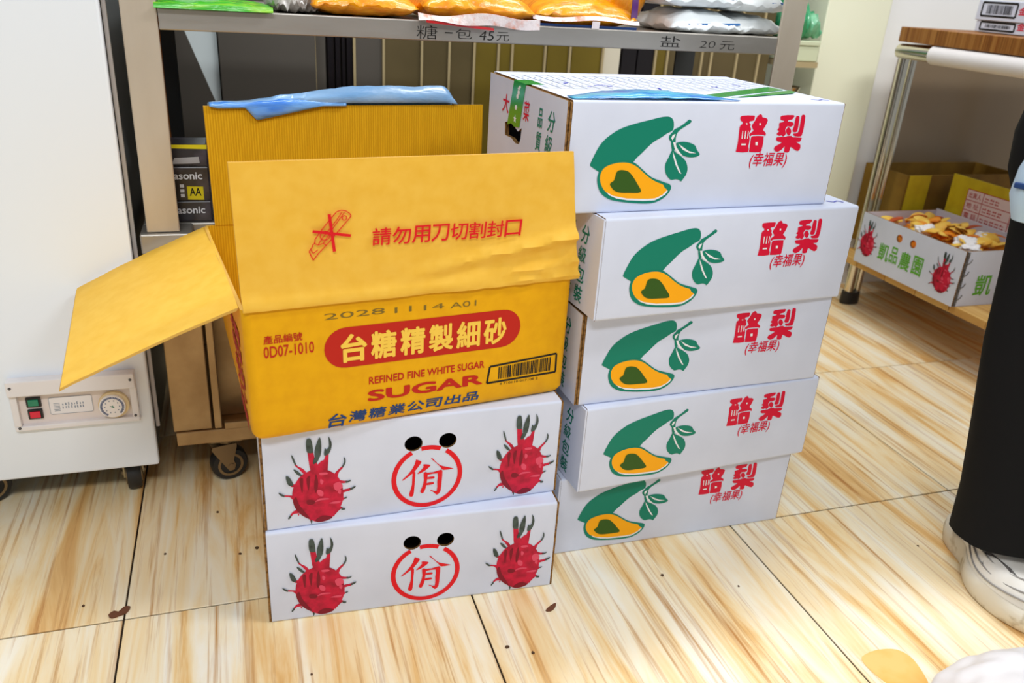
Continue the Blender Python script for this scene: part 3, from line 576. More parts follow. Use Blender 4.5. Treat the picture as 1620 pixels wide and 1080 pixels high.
battery_pack(0.5845, 0.648, -0.158, 'black battery carton with a yellow size square, middle of its stack', aa=True)
battery_pack(0.6485, 0.688, -0.150, 'topmost black battery carton with a yellow band along its upper edge', top=True)

# ------------------------------------------------------------------ bags on the rack
def pillow(name, w, d, h, mat, parent, seed=0, nx=26, ny=18, crumple=0.006, sx=2.6, hem=0.0, lift=0.32):
    g = G(); up, lo = [], []
    for j in range(ny + 1):
        v = -1 + 2 * j / ny; ru, rl = [], []
        for i in range(nx + 1):
            u = -1 + 2 * i / nx
            t = (max(0, 1 - abs(u) ** sx) * max(0, 1 - abs(v) ** sx)) ** 0.5
            n = fbm(u * 2.2 + seed * 7.1, v * 2.2, seed) * crumple
            e = (1 - t) * fbm(u * 5 + seed, v * 5, 3.3) * crumple * 1.2
            x, y = u * w / 2 * (1 - 0.03 * abs(v) ** 3), v * d / 2 * (1 - 0.03 * abs(u) ** 3)
            zl = max(0.0, h * lift * (1 - t) ** 1.5 + e) + 0.0005; zu = max(zl + 0.0006, zl + (h * 0.98) * t + n * t)
            ru.append((x, y, zu)); rl.append((x, y, zl))
        up.append(ru); lo.append(rl)
    g.grid(up); g.grid(lo, flip=True)
    rim = []
    C = nx + 1
    for a, b in (((0, i), (0, i + 1)) for i in range(nx)): g.face([lo[a[0]][a[1]], lo[b[0]][b[1]], up[b[0]][b[1]], up[a[0]][a[1]]])
    for a, b in (((ny, i + 1), (ny, i)) for i in range(nx)): g.face([lo[a[0]][a[1]], lo[b[0]][b[1]], up[b[0]][b[1]], up[a[0]][a[1]]])
    for a, b in (((i + 1, 0), (i, 0)) for i in range(ny)): g.face([lo[a[0]][a[1]], lo[b[0]][b[1]], up[b[0]][b[1]], up[a[0]][a[1]]])
    for a, b in (((i, nx), (i + 1, nx)) for i in range(ny)): g.face([lo[a[0]][a[1]], lo[b[0]][b[1]], up[b[0]][b[1]], up[a[0]][a[1]]])
    return g.build(name, mat, parent, smooth=True, merge=True, angle=75)
def wavy_band(name, x0, x1, fn, mat, parent, n=24, t=0.0012):
    """ribbon following fn(u) -> (y0, z0, y1, z1)"""
    g = G(); rows = [[], [], [], []]
    for i in range(n + 1):
        u = i / n; x = x0 + (x1 - x0) * u; ya, za, yb, zb = fn(u)
        rows[0].append((x, ya, za)); rows[1].append((x, yb, zb)); rows[2].append((x, yb + t, zb + t * 0.3)); rows[3].append((x, ya + t, za + t * 0.3))
    rows.append(rows[0]); g.grid(rows); return g.build(name, mat, parent, smooth=True)
ZS = 0.9185
def make_rack_goods():
    GR = 'orange sugar bags on the rack'
    t = thing('sugar_bag', 'plain orange sugar bag at the left end of the orange row', 'sugar bag', (0.226, 1.66, ZS), 0.02, GR)
    pillow('bag', 0.19, 0.24, 0.055, 'bag_orange', t, 1)
    t = thing('sugar_bag', 'orange sugar bag with white hem drooping over the handwritten price', 'sugar bag', (0.43, 1.648, ZS), 0.03, GR)
    pillow('bag', 0.215, 0.235, 0.07, 'bag_orange', t, 2)
    wavy_band('hem', -0.118, 0.112, lambda u: (-0.117 - 0.012 * math.sin(u * 3), 0.014 - 0.004 * math.sin(u * 9), -0.125 - 0.006 * math.sin(u * 5), 0.002 - 0.009 * u + 0.002 * math.sin(u * 13)), 'bag_hem', t)
    wavy_band('red_seam', -0.105, 0.02, lambda u: (-0.1275, 0.003 - 0.009 * u, -0.1272, -0.001 - 0.009 * u), 'bag_red', t)
    wavy_band('red_band', -0.03, 0.07, lambda u: (-0.085 + 0.004 * math.sin(u * 14), 0.052 + 0.004 * math.sin(u * 20), -0.07, 0.062 + 0.003 * math.sin(u * 20)), 'bag_red', t)
    t = thing('sugar_bag', 'orange sugar bag with a pale label, between the hemmed bag and the upright one', 'sugar bag', (0.648, 1.652, ZS), -0.03, GR)
    pillow('bag', 0.208, 0.225, 0.062, 'bag_orange', t, 3)
    wavy_band('hem', -0.11, 0.105, lambda u: (-0.108 - 0.010 * math.sin(u * 3.1), 0.020 - 0.003 * math.sin(u * 8), -0.113 - 0.010 * math.sin(u * 3.1), 0.013 - 0.003 * math.sin(u * 8)), 'bag_hem', t)
    wavy_band('label_strip', 0.005, 0.02, lambda u: (-0.122, 0.014, -0.119, 0.001), 'bag_hem', t, 3)
    wavy_band('blue_seam', -0.11, 0.10, lambda u: (-0.113, 0.006, -0.112, 0.0015), 'print_navy', t)
    t = thing('sugar_bag', 'orange sugar bag stood on end with a purple pattern, beside the salt', 'sugar bag', (0.772, 1.62, ZS), 0.1, GR)
    b = pillow('bag', 0.19, 0.15, 0.05, 'bag_orange', t, 4, lift=0.5); b.rotation_euler = (0, math.radians(-74), math.radians(-65)); b.location = (-0.012, -0.03, 0.096)
    wavy_band('purple_pattern', -0.048, -0.022, lambda u: (-0.074 + 0.02 * u, 0.075 , -0.076 + 0.02 * u, 0.022), 'bag_purple', t, 6)
    GS = 'white salt bags on the rack'
    for i, (x, y, z, w, h, lab) in enumerate(((0.905, 1.645, ZS, 0.17, 0.045, 'lower left white salt bag on the rack, next to the orange bags'), (1.04, 1.69, ZS, 0.15, 0.040, 'lower right white salt bag on the rack, against the post'),
                                     (0.895, 1.655, ZS + 0.0475, 0.18, 0.05, 'upper left white salt bag resting on the salt bag below'), (1.04, 1.69, ZS + 0.043, 0.15, 0.05, 'upper right white salt bag with blue printing, against the post'))):
        t = thing('salt_bag', lab, 'salt bag', (x, y, z), 0.0, GS)
        pillow('bag', w, 0.21, h, 'bag_salt', t, 10 + i, sx=3.4, lift=0.25)
        if i != 1:
            wavy_band('blue_line', -w * 0.42, w * 0.42, lambda u: (-0.099, 0.017 + 0.006 * u, -0.1, 0.013 + 0.006 * u), 'bag_salt_blue', t)
    t = thing('green_packet', 'flat bright green packet hanging over the left end of the rail', 'packet', (-0.022, 1.60, ZS + 0.002), 0.0)
    b = pillow('packet', 0.185, 0.16, 0.014, 'bag_green', t, 21, crumple=0.003)
    wavy_band('edge_fold', -0.092, 0.092, lambda u: (-0.079, 0.008, -0.081, 0.0), 'bag_green', t)
    t = thing('clear_bag', 'crumpled clear plastic bag between the green packet and the orange bags', 'bag', (0.105, 1.66, ZS), 0.1)
    pillow('bag', 0.075, 0.2, 0.05, 'bag_grey', t, 31, crumple=0.014)
make_rack_goods()

# ------------------------------------------------------------------ things behind the right rack post
def make_recess():
    t = thing('storage_cabinet', 'pale storage cabinet with open dark shelf beside the cream column', 'cabinet', (1.635, 2.30, 0))
    G().box((0.0, 0.0, 0.0), (0.118, 0.35, 0.66)).build('base', 'cabinet_pale', t)
    G().box((0.0, 0.30, 0.661), (0.118, 0.35, 0.794)).build('back', 'slat_black', t)
    G().box((0.0, -0.004, 0.795), (0.118, 0.35, 0.812)).build('shelf_edge', 'slat_trim', t)
    G().box((0.0, 0.004, 0.813), (0.118, 0.35, 0.858)).build('drawer_front', 'cabinet_pale', t, bevel=0.003)
    G().box((0.0, 0.0, 0.859), (0.118, 0.35, 0.874)).build('top', 'cabinet_pale', t, bevel=0.003)
    for k, z in enumerate((0.661, 0.684)):
        g = G(); r = [(0.020, 0), (0.026, 0.004), (0.046, 0.030), (0.052, 0.046), (0.050, 0.0465), (0.043, 0.031), (0.022, 0.007), (0.001, 0.006)]
        g.loft([[(a * math.cos(2 * math.pi * i / 24), a * math.sin(2 * math.pi * i / 24), b) for i in range(24)] for a, b in r])
        o = g.build('bowl', 'chrome', None, smooth=True); o.location = (1.694 + 0.004 * k, 2.37, z + 0.0005); tag(o, ('lower' if k == 0 else 'upper') + ' steel bowl nested in the dark cabinet shelf', 'bowl', 'bowls in the cabinet')
    t = thing('green_bag', 'crumpled green and white bag on top of the pale cabinet', 'bag', (1.690, 2.40, 0.8745), 0.1)
    pillow('bag', 0.115, 0.2, 0.115, 'bag_green_dark', t, 41, crumple=0.03)
make_recess()
def printed(g, layers, frame, dx=0.0, dy=0.0, s=1.0, sy=None):
    """layers = [(outline, material index, level)], flat print laid on a face"""
    sy = s if sy is None else sy
    for pts, m, lv in layers:
        g.face([frame(dx + u * s, dy + v * sy, 0.0004 + 0.00025 * lv) for u, v in pts], m)
    return g

# ------------------------------------------------------------------ avocado cartons
AW, AH, AD = 0.501, 0.1685, 0.343
def avocado_carton(label, loc, rz, torn=False, frayed=True):
    t = thing('avocado_carton', label, 'carton', loc, rz, 'avocado cartons in the tall stack')
    path = rounded([(AD - 0.006, 0.0), (0.0, 0.0), (0.0, AH), (AD - 0.006, AH)], 0.005)
    g = folded_sheet(G(), path, 0.008 if frayed else 0.0036, AW - 0.004, 0.004, 0, 1, 1); g.build('wrap', ['white_card', 'kraft_edge'], t, smooth=True, angle=30)
    for k, (x0, x1, y0) in enumerate(((0.0, 0.0031, 0.0012), (0.0044, 0.0076, 0.0002)) if frayed else ((0.0, 0.0035, 0.0006),)):
        o = G().box((x0, y0, 0.0025), (x1, AD - 0.004, AH - (0.0015 if k == 0 else 0.003)), 1 if frayed else 0, {'-x': 0 if k == 0 else 1}).build('end_panel', ['white_card', 'kraft_edge'], t)
        if torn:
            pts = [(-.2535, .0945), (-.2505, .0735), (-.2200, .0742), (-.1990, .0690), (-.1820, .0705), (-.1765, .0800), (-.1740, .0985), (-.1900, .0900), (-.2100, .0960), (-.2380, .0990)]
            cut(o, G().prism(pts, left_frame(), -0.02, 0.02))
    G().box((AW - 0.0036, 0.0035, 0.002), (AW, AD - 0.004, AH - 0.0015), 0, {'-y': 1, '+z': 1}).build('end_panel', ['white_card', 'kraft_edge'], t)
    G().box((0.008, AD - 0.0055, 0.0), (AW - 0.004, AD, AH), 0).build('back_panel', ['white_card'], t)
    g = G(); F = front_frame(); S = smooth_loop
    printed(g, [(S(AVO_BODY), 0, 0), (S(AVO_STEM), 0, 0.3), (S(AVO_LEAF), 0, 0.6), (S(AVO_LEAF2), 0, 0.9), (S(AVO_RIM), 0, 1.2), (AVO_STEMGAP, 3, 2), (AVO_STEMGAP2, 3, 2.2), (AVO_VEIN, 3, 2), (AVO_VEIN2, 3, 2),
                (S(AVO_FLESH), 1, 2), (AVO_WHITE, 3, 3), (S(AVO_SEED), 2, 4)], F)
    g.build('avocado_print', ['print_green', 'print_orange', 'print_dark_green', 'print_white'], t)
    for glyph in (LAO, LI):
        g = G(); printed(g, [(S(p, 2), 0, 0.1 * k) for k, p in enumerate(glyph)] + ([(p, 1, 2) for p in TITLE_GAPS] if glyph is LAO else []), F); g.build('title_print', ['print_red', 'print_white'], t)
    g = G(); g.text('(幸福果)', F, (.3285, .0645, .4010, .0905), 0, 0.0005, 0.010, 0.15); g.build('subtitle_print', ['print_red'], t)
    g = G(); L = left_frame()
    for ch, u0, v0, u1, v1 in (('分', -.0684, .113, -.040, .1440), ('級', -.0735, .081, -.046, .1075), ('包', -.0745, .047, -.046, .0750), ('裝', -.0755, .012, -.047, .0410), ('品', -.1080, .112, -.089, .1420), ('質', -.1110, .076, -.089, .1060), ('保', -.1120, .042, -.089, .0700), ('証', -.1125, .009, -.089, .0370)):
        g.text(ch, L, (u0, v0, u1, v1), 0, 0.0005, 0.012, 0.12)
    g.build('side_print', ['print_green'], t); g = G()
    for ch, u0, v0, u1, v1 in (('大', -.2700, .111, -.2370, .142), ('白', -.2270, .111, -.1860, .142), ('菜', -.1700, .112, -.1440, .144)):
        g.text(ch, L, (u0, v0, u1, v1), 0, 0.0005, 0.012, 0.12)
    g.build('side_print', ['print_red'], t)
    # order form printed on the lid
    g = G(); T = top_frame(AH)
    xs = [0.020 + 0.0228 * k for k in range(22)]
    for x in xs: g.face([T(u, v, 0.0005) for u, v in ((x, .125), (x + .0014, .125), (x + .0014, .292), (x, .292))], 0)
    for v in (.125, .150, .222, .291): g.face([T(u, w, 0.0005) for u, w in ((.02, v), (.4997, v), (.4997, v + .0012), (.02, v + .0012))], 0)
    random.seed(11)
    for x in xs[:-1]:
        for v in (.165, .185, .235, .26):
            g.face([T(a, b, 0.0005) for a, b in ((x + .009, v), (x + .0125, v), (x + .0125, v + .0035), (x + .009, v + .0035))], 2)
    for cx, cy, pts in ((.075, .19, [(-.012, .01), (.004, .014), (.010, .004), (-.002, -.006)]), (.105, .15, [(-.004, 0), (.004, 0)]), (.135, .165, [(-.014, .004), (.010, .008), (.016, -.004), (.004, -.010)]),
                        (.226, .140, [(-.002, -.014), (.006, .010)]), (.36, .170, [(-.004, .01), (.002, -.006), (.004, .008)]), (.425, .20, [(-.004, .012), (.004, .0), (.0, -.008)]), (.470, .032, [(-.012, .006), (-.002, -.002), (.010, .004), (.016, -.006)])):
        g.face([T(cx + u, cy + v, 0.0007) for u, v in stroke(pts, 0.0035)], 1)
    g.build('order_form', ['print_line', 'print_blue_pen', 'print_grey'], t)
    return t
AVO_AT = [((.5143, 1.1645, 0.0), .0023, 'bottom avocado carton of the stack, resting on the floor'),
          ((.5291, 1.1178, .1689), .0672, 'fourth avocado carton from the top, jutting forward over the bottom one'),
          ((.5126, 1.1331, .3378), .0325, 'middle avocado carton of the stack, slightly greyer under the overhang'),
          ((.5166, 1.1015, .5067), .0751, 'second avocado carton from the top, reaching furthest to the right'),
          ((.4531, 1.1286, .6756), .0506, 'topmost avocado carton, with green tape and an order form on its lid')]
a0 = avocado_carton(AVO_AT[0][2], AVO_AT[0][0], AVO_AT[0][1], frayed=False)
avocado_carton(AVO_AT[2][2], AVO_AT[2][0], AVO_AT[2][1])
for loc, rz, lab in (AVO_AT[1], AVO_AT[3]):
    c = copy_tree(a0); c.location = loc; c.rotation_euler = (0, 0, rz); c['label'] = lab
top = avocado_carton(AVO_AT[4][2], AVO_AT[4][0], AVO_AT[4][1], True)
def dress_top_carton(t):
    L = left_frame(); T = top_frame(AH)
    g = G(); g.prism([(-.2400, .0930), (-.2200, .0985), (-.2080, .0950), (-.1840, .0975), (-.1660, .1684), (-.2190, .1684)], L, 0.0006, 0.0010)
    g.box((-0.0008, .166, AH - 0.0002), (0.030, .219, AH + 0.0006))
    tp = g.build('green_tape', 'green_tape', t); tp['label'] = 'green printed tape over the end panel'
    m = G()
    m.prism([(-.205 + .0065 * math.cos(a + math.pi / 2) * (1 if k % 2 == 0 else .45), .108 + .0065 * math.sin(a + math.pi / 2) * (1 if k % 2 == 0 else .45)) for k, a in ((k, 2 * math.pi * k / 10) for k in range(10))], L, 0.0010, 0.0013)
    for k, v in enumerate((.127, .145, .152)): m.prism(ellipse(-.203 + .004 * k, v, .005, .004, 10), L, 0.0010, 0.0013)
    m.prism([(-.200, .158), (-.190, .164), (-.186, .161), (-.194, .155)], L, 0.0010, 0.0013)
    m.build('tape_marks', 'print_white', tp)
    g = G(); g.prism([(.272, .040), (.486, .148), (.482, .186), (.272, .068)], T, 0.0006, 0.0012); g.prism([(.300, .036), (.470, .100), (.492, .122), (.488, .136), (.400, .090)], T, 0.0013, 0.0019)
    g.build('green_strip', 'green_tape', t)
    g = G(); rows = []
    for j in range(5):
        r = []
        for i in range(31):
            u = i / 30; x = 0.010 + 0.285 * u; wd = (0.062 * math.sin(math.pi * min(1, 0.1 + u * 0.95)) + 0.006); y = 0.004 + (j / 4) * wd
            z = AH + 0.0014 + 0.007 * math.sin(math.pi * j / 4) * math.sin(math.pi * u) + 0.002 * (fbm(u * 8, j * .5, 1) + 1) * math.sin(math.pi * u)
            r.append((x, y, z))
        rows.append(r)
    g.grid(rows); o = g.build('torn_film', 'teal_film', t, smooth=True); sd = o.modifiers.new('thickness', 'SOLIDIFY'); sd.thickness = 0.0006; sd.offset = 1
    o['label'] = 'torn blue-green plastic film along the lid edge'
dress_top_carton(top)

# ------------------------------------------------------------------ dragon fruit cartons
DW, DH, DD = 0.490, 0.1795, 0.36
def dragon_layers():
    S = smooth_loop
    return [(p, 0, 0.05 * k) for k, p in enumerate(map(S, DF_SPIKES))] + [(DF_NECK, 0, 0.8), (S(DF_BODY), 0, 1.2)] + [(S(p), 1, 2 + .1 * k) for k, p in enumerate(DF_DARK)] + [(S(p), 2, 3 + .1 * k) for k, p in enumerate(DF_LIGHT)] + [(S(p), 3, 4 + .1 * k) for k, p in enumerate(DF_TIPS)]
DF_MATS = ['fruit_red', 'fruit_dark', 'fruit_light', 'fruit_tip']
def dragon_carton(label, loc, rz):
    t = thing('dragon_fruit_carton', label, 'carton', loc, rz, 'dragon fruit cartons under the sugar carton')
    path = rounded([(DD - 0.006, 0.0), (0.0, 0.0), (0.0, DH), (DD - 0.006, DH)], 0.005)
    o = folded_sheet(G(), path, 0.004, DW - 0.004, 0.004, 0, 1, 1).build('wrap', ['white_card', 'kraft_edge'], t, smooth=True, angle=30, merge=True)
    c = G()
    for cx, cy in ((.2355, .1300), (.2918, .1290)): c.prism(ellipse(cx, cy, .0147, .0138), front_frame(), -0.02, 0.01)
    o.modifiers.clear(); cut(o, c)
    for x0, x1 in ((0.0, 0.0036), (DW - 0.0036, DW)):
        G().box((x0, 0.001, 0.002), (x1, DD - 0.004, DH - 0.0015), 0, {'-y': 1, '+z': 1}).build('end_panel', ['white_card', 'kraft_edge'], t)
    G().box((0.004, DD - 0.0055, 0.0), (DW - 0.004, DD, DH)).build('back_panel', ['white_card'], t)
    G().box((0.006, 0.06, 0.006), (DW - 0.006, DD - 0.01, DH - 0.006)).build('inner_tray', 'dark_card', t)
    F = front_frame(); S = smooth_loop
    for dx, sy in ((0.0, 1.0), (.3395, 1.0)):
        g = G(); printed(g, dragon_layers(), F, dx, 0.0, 1.0, sy); g.build('dragon_fruit_print', DF_MATS, t)
    g = G(); cx, cy = .2590, .0650; N = 64
    o_, i_ = ellipse(cx, cy, .0592, .0592, N), ellipse(cx, cy, .0512, .0512, N)
    for k in range(N):
        j = (k + 1) % N
        a = 2 * math.pi * (k + .5) / N; mx, my = cx + .0575 * math.cos(a), cy + .0575 * math.sin(a)
        if any((mx - hx) ** 2 + (my - hy) ** 2 < .0155 ** 2 for hx, hy in ((.2355, .1300), (.2918, .1290))): continue
        g.face([F(*q, 0.0005) for q in (i_[k], o_[k], o_[j], i_[j])])
    for k, p in enumerate(YI): g.face([F(u, v, 0.0005 + 0.00003 * k) for u, v in S(p, 2)])
    g.build('seal_print', 'print_scarlet', t)
    return t
d0 = dragon_carton('lower dragon fruit carton, resting on the floor', (-.0065, 1.107, 0.0), -.045)
d1 = copy_tree(d0); d1.location = (-.003, 1.112, .180); d1.rotation_euler = (0, 0, .012); d1['label'] = 'upper dragon fruit carton, directly beneath the open sugar carton'

# ------------------------------------------------------------------ open sugar carton
def make_sugar_carton():
    t = thing('sugar_carton', 'open yellow sugar carton with its flaps folded out, atop the dragon fruit cartons', 'carton', (-.013, 1.079, .3605), .1326)
    Wd, D, H, th = 0.513, 0.425, 0.206, 0.005
    g = G(); loops = []
    def sag(x, y, z):
        k = 1 - z / H
        return (x + 0.022 * (y / D) * k * (1 - x / Wd) + 0.004 * k * (1 - y / D) * (1 - x / Wd), y, z)
    zs = [0.0, 0.004, 0.012, 0.05, 0.10, 0.16, 0.19, H]
    ins = [0.010, 0.004, 0.0, 0.0, 0.0, 0.0, 0.0, 0.0]
    outer = [[sag(x, y, z) for x, y in rrect(i, i, Wd - i, D - i, 0.014)] for z, i in zip(zs, ins)]
    inner = [[sag(x, y, max(z, 0.006)) for x, y in rrect(th + i, th + i, Wd - th - i, D - th - i, 0.010)] for z, i in zip(zs, ins)]
    g.grid(outer, 0, True); g.grid(inner, 1, True, flip=True); g.grid([outer[-1], inner[-1]], 2, True)
    g.face(outer[0][::-1], 0); g.face(inner[0], 1)
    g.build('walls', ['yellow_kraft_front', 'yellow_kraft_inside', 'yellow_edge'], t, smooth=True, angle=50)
    # front flap, standing up, creased near its right end
    def crease(u, v):
        a = 0.010 * math.exp(-((v - 0.002) / 0.012) ** 2) + 0.0025 * noise.noise(Vector((u * 9, v * 30, 3))) * math.exp(-(v / 0.03) ** 2)
        rx = max(0.0, (u - 0.42) / 0.58); ln = 0.02 + 0.055 * rx ** 0.7
        b = 0.013 * rx ** 0.7 * math.exp(-((v - ln) / 0.008) ** 2) + 0.010 * rx * math.exp(-((v - 0.4 * ln) / 0.006) ** 2)
        return a + b + 0.0018 * fbm(u * 5, v * 12, 2) + 0.006 * rx * fbm(u * 12, v * 34, 5) * math.exp(-(v / 0.06) ** 2)
    fr, bk = [], []
    nu, nv = 60, 26
    for j in range(nv + 1):
        v = 0.208 * j / nv; r1, r2 = [], []
        for i in range(nu + 1):
            u = i / nu; x0 = 0.0022 - 0.0077 * j / nv; x1 = 0.519 - 0.045 * j / nv; x = x0 + (x1 - x0) * u; d = crease(u, v); y = 0.0 - 0.0312 * (j / nv) - d + 0.0045 * math.exp(-(v / 0.006) ** 2)
            r1.append((x, y, H + v)); r2.append((x, y + 0.0045, H + v))
        fr.append(r1); bk.append(r2)
    def sheet(fr, bk, mats, name, mi=(0, 1, 2)):
        g = G(); g.grid(fr, mi[0]); g.grid(bk, mi[1], flip=True); R, C = len(fr), len(fr[0])
        g.grid([[fr[0][i] for i in range(C)], [bk[0][i] for i in range(C)]], mi[2], flip=True); g.grid([fr[-1], bk[-1]], mi[2])
        g.grid([[fr[j][0] for j in range(R)], [bk[j][0] for j in range(R)]], mi[2]); g.grid([[fr[j][-1] for j in range(R)], [bk[j][-1] for j in range(R)]], mi[2], flip=True)
        return g.build(name, mats, t, smooth=True, angle=50)
    KM = ['yellow_kraft_lit', 'yellow_kraft_inside', 'yellow_edge']
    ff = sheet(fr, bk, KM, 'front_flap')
    # back flap: inside face towards the camera
    fr, bk = [], []
    for j in range(9):
        v = 0.205 * j / 8; r1, r2 = [], []
        for i in range(31):
            u = i / 30; x = 0.019 + u * (Wd - 0.004) - 0.002 * (v / 0.2); y = D - 0.006 + 0.010 * v + 0.002 * fbm(u * 4, v * 6, 9)
            r1.append((x, y, H + v)); r2.append((x, y + 0.005, H + v))
        fr.append(r1); bk.append(r2)
    sheet(fr, bk, ['yellow_kraft_inside', 'yellow_kraft_front', 'yellow_edge'], 'back_flap')
    # left flap: folded outwards and down
    hb, hf, ob, of = Vector((0.006, D - 0.006, H + 0.001)), Vector((-0.001, 0.016, H + 0.001)), Vector((-0.2135, 0.449, 0.1010)), Vector((-0.2316, 0.060, 0.0995))
    fr, bk = [], []
    for j in range(13):
        v = j / 12; r1, r2 = [], []
        for i in range(17):
            u = i / 16; a = hb.lerp(hf, u); b = ob.lerp(of, u); p = a.lerp(b, v); p.z += 0.003 * math.sin(math.pi * v) + 0.0015 * fbm(u * 5, v * 5, 4)
            r1.append(tuple(p)); r2.append((p.x - 0.002, p.y, p.z - 0.0048))
        fr.append(r1); bk.append(r2)
    sheet(bk, fr, ['yellow_kraft_lit', 'yellow_kraft_lit', 'yellow_edge'], 'side_flap')
    # right flap: tucked inside
    fr, bk = [], []
    for j in range(7):
        v = j / 6; r1, r2 = [], []
        for i in range(9):
            u = i / 8; p = (Wd - 0.008 - 0.05 * v, 0.02 + u * (D - 0.04), H - 0.004 - 0.165 * v); r1.append(p); r2.append((p[0] - 0.0045, p[1], p[2] - 0.001))
        fr.append(r1); bk.append(r2)
    sheet(fr, bk, ['yellow_kraft_inside', 'yellow_kraft_inside', 'yellow_edge'], 'side_flap')
    # printing on the front wall
    F = front_frame(0.0); g = G()
    g.text('產品編號', F, (.0265, .1545, .0800, .1675), 0, 0.0005, 0.012); g.text('0D07-1010', F, (.0260, .1335, .0958, .1510), 0, 0.0005, 0.012); g.build('code_print', 'print_maroon', t); g = G()
    cap = []
    for k in range(13): a = math.pi / 2 + math.pi * k / 12; cap.append((.142 + .032 * math.cos(a), .1345 + .032 * math.sin(a)))
    for k in range(13): a = -math.pi / 2 + math.pi * k / 12; cap.append((.391 + .032 * math.cos(a), .1330 + .032 * math.sin(a)))
    g.face([F(u, v, 0.0005) for u, v in cap], 1)
    for k, ch in enumerate('台糖精製細砂'):
        u = .1335 + k * .0451; g.text(ch, F, (u, .1105 - .0005 * k, u + .0395, .1555 - .0005 * k), 2, 0.0009, 0.030)
    g.build('title_print', ['print_maroon', 'print_maroon', 'print_yellow'], t); g = G()
    g.text('REFINED FINE WHITE SUGAR', F, (.1752, .0690, .3636, .0815), 0, 0.0005, 0.018)
    g.text('SUGAR', F, (.1730, .0400, .3618, .0590), 0, 0.0005, 0.035)
    g.build('english_print', ['print_maroon'], t)
    g = G()
    for k, ch in enumerate('台灣糖業公司出品'):
        u = .1120 + k * .0308; g.text(ch, F, (u, .0095 + .0005 * k if k else .006, u + .0288, .0285), 0, 0.0006, 0.020, 0.15)
    g.build('maker_print', 'print_navy', t)
    g = G(); g.text('2028', F, (.1115, .1812, .2000, .1905), 0, 0.0005, -0.004); g.text('11', F, (.2150, .1800, .2410, .1888), 0, 0.0005, -0.004); g.text('14', F, (.2600, .1790, .2920, .1875), 0, 0.0005, -0.004); g.text('A01', F, (.3020, .1772, .3445, .1865), 0, 0.0005, -0.004)
    g.build('date_stamp', 'print_ink', t)
    g = G()
    P = [(.3695, .0400), (.4945, .0415), (.4935, .0755), (.3735, .0690)]
    for i in range(4): g.face([F(u, v, 0.0005) for u, v in stroke([P[i], P[(i + 1) % 4]], 0.0034)])
    random.seed(5); u = .389
    while u < .482:
        w = random.choice((.0008, .0012, .002, .0028)); b = .0445 + (u - .38) * .012; g.face([F(a, c, 0.0005) for a, c in ((u, b), (u + w, b), (u + w, .0655 + (u - .38) * .05), (u, .0655 + (u - .38) * .05))]); u += w + random.choice((.0008, .0012, .0018))
    g.text('4 710110 017108 2', F, (.392, .0330, .462, .0370), 0, 0.0005)
    g.build('barcode_print', 'print_black', t)
    # printing on the side wall
    g = G()
    for k, ch in enumerate('精製細砂糖'):
        z0 = 0.158 - k * 0.034; L = lambda u, v, w: tuple(Vector(sag(0.0, -u, v)) + Vector((-w, 0, 0)))
        g.text(ch, L, (-0.155, z0 - 0.029, -0.045, z0), 0, 0.0008, 0.02)
    g.build('side_print', 'print_maroon', t)
    # printing on the front flap
    F2 = lambda u, v, w: (u, -0.0035 - v * 0.1483 - w, H + v * 0.9889)
    g = G()
    for k, ch in enumerate('請勿用刀切割封口'):
        u = .1770 + k * .0286; g.text(ch, F2, (u, .0850 - .0002 * k, u + .0270, .1117 - .0002 * k), 0, 0.0, 0.012)
    g.build('warning_print', 'print_scarlet', t); g = G()
    KN = lambda pts, w, closed=False: [g.face([F2(a, b, 0.0) for a, b in stroke([pts[i], pts[(i + 1) % len(pts)]], w)]) for i in range(len(pts) - (0 if closed else 1))]
    KN(KNIFE_OUT, .0015, True); KN(KNIFE_L1, .0013); KN(KNIFE_L2, .0013); KN(KNIFE_L3, .0013); KN(KNIFE_L4, .0013)
    for c, r in ((KNIFE_C[0], .0032), (KNIFE_C[1], .0065)): KN(ellipse(c[0], c[1], r, r, 14), .0014, True)
    for a, b in ((0, 1), (2, 3)): g.face([F2(u, v, 0.0004 + 0.0001 * a) for u, v in stroke([KNIFE_X[a], KNIFE_X[b]], .0042)])
    g.build('knife_print', 'print_scarlet', t)
    return t
sugar = make_sugar_carton()

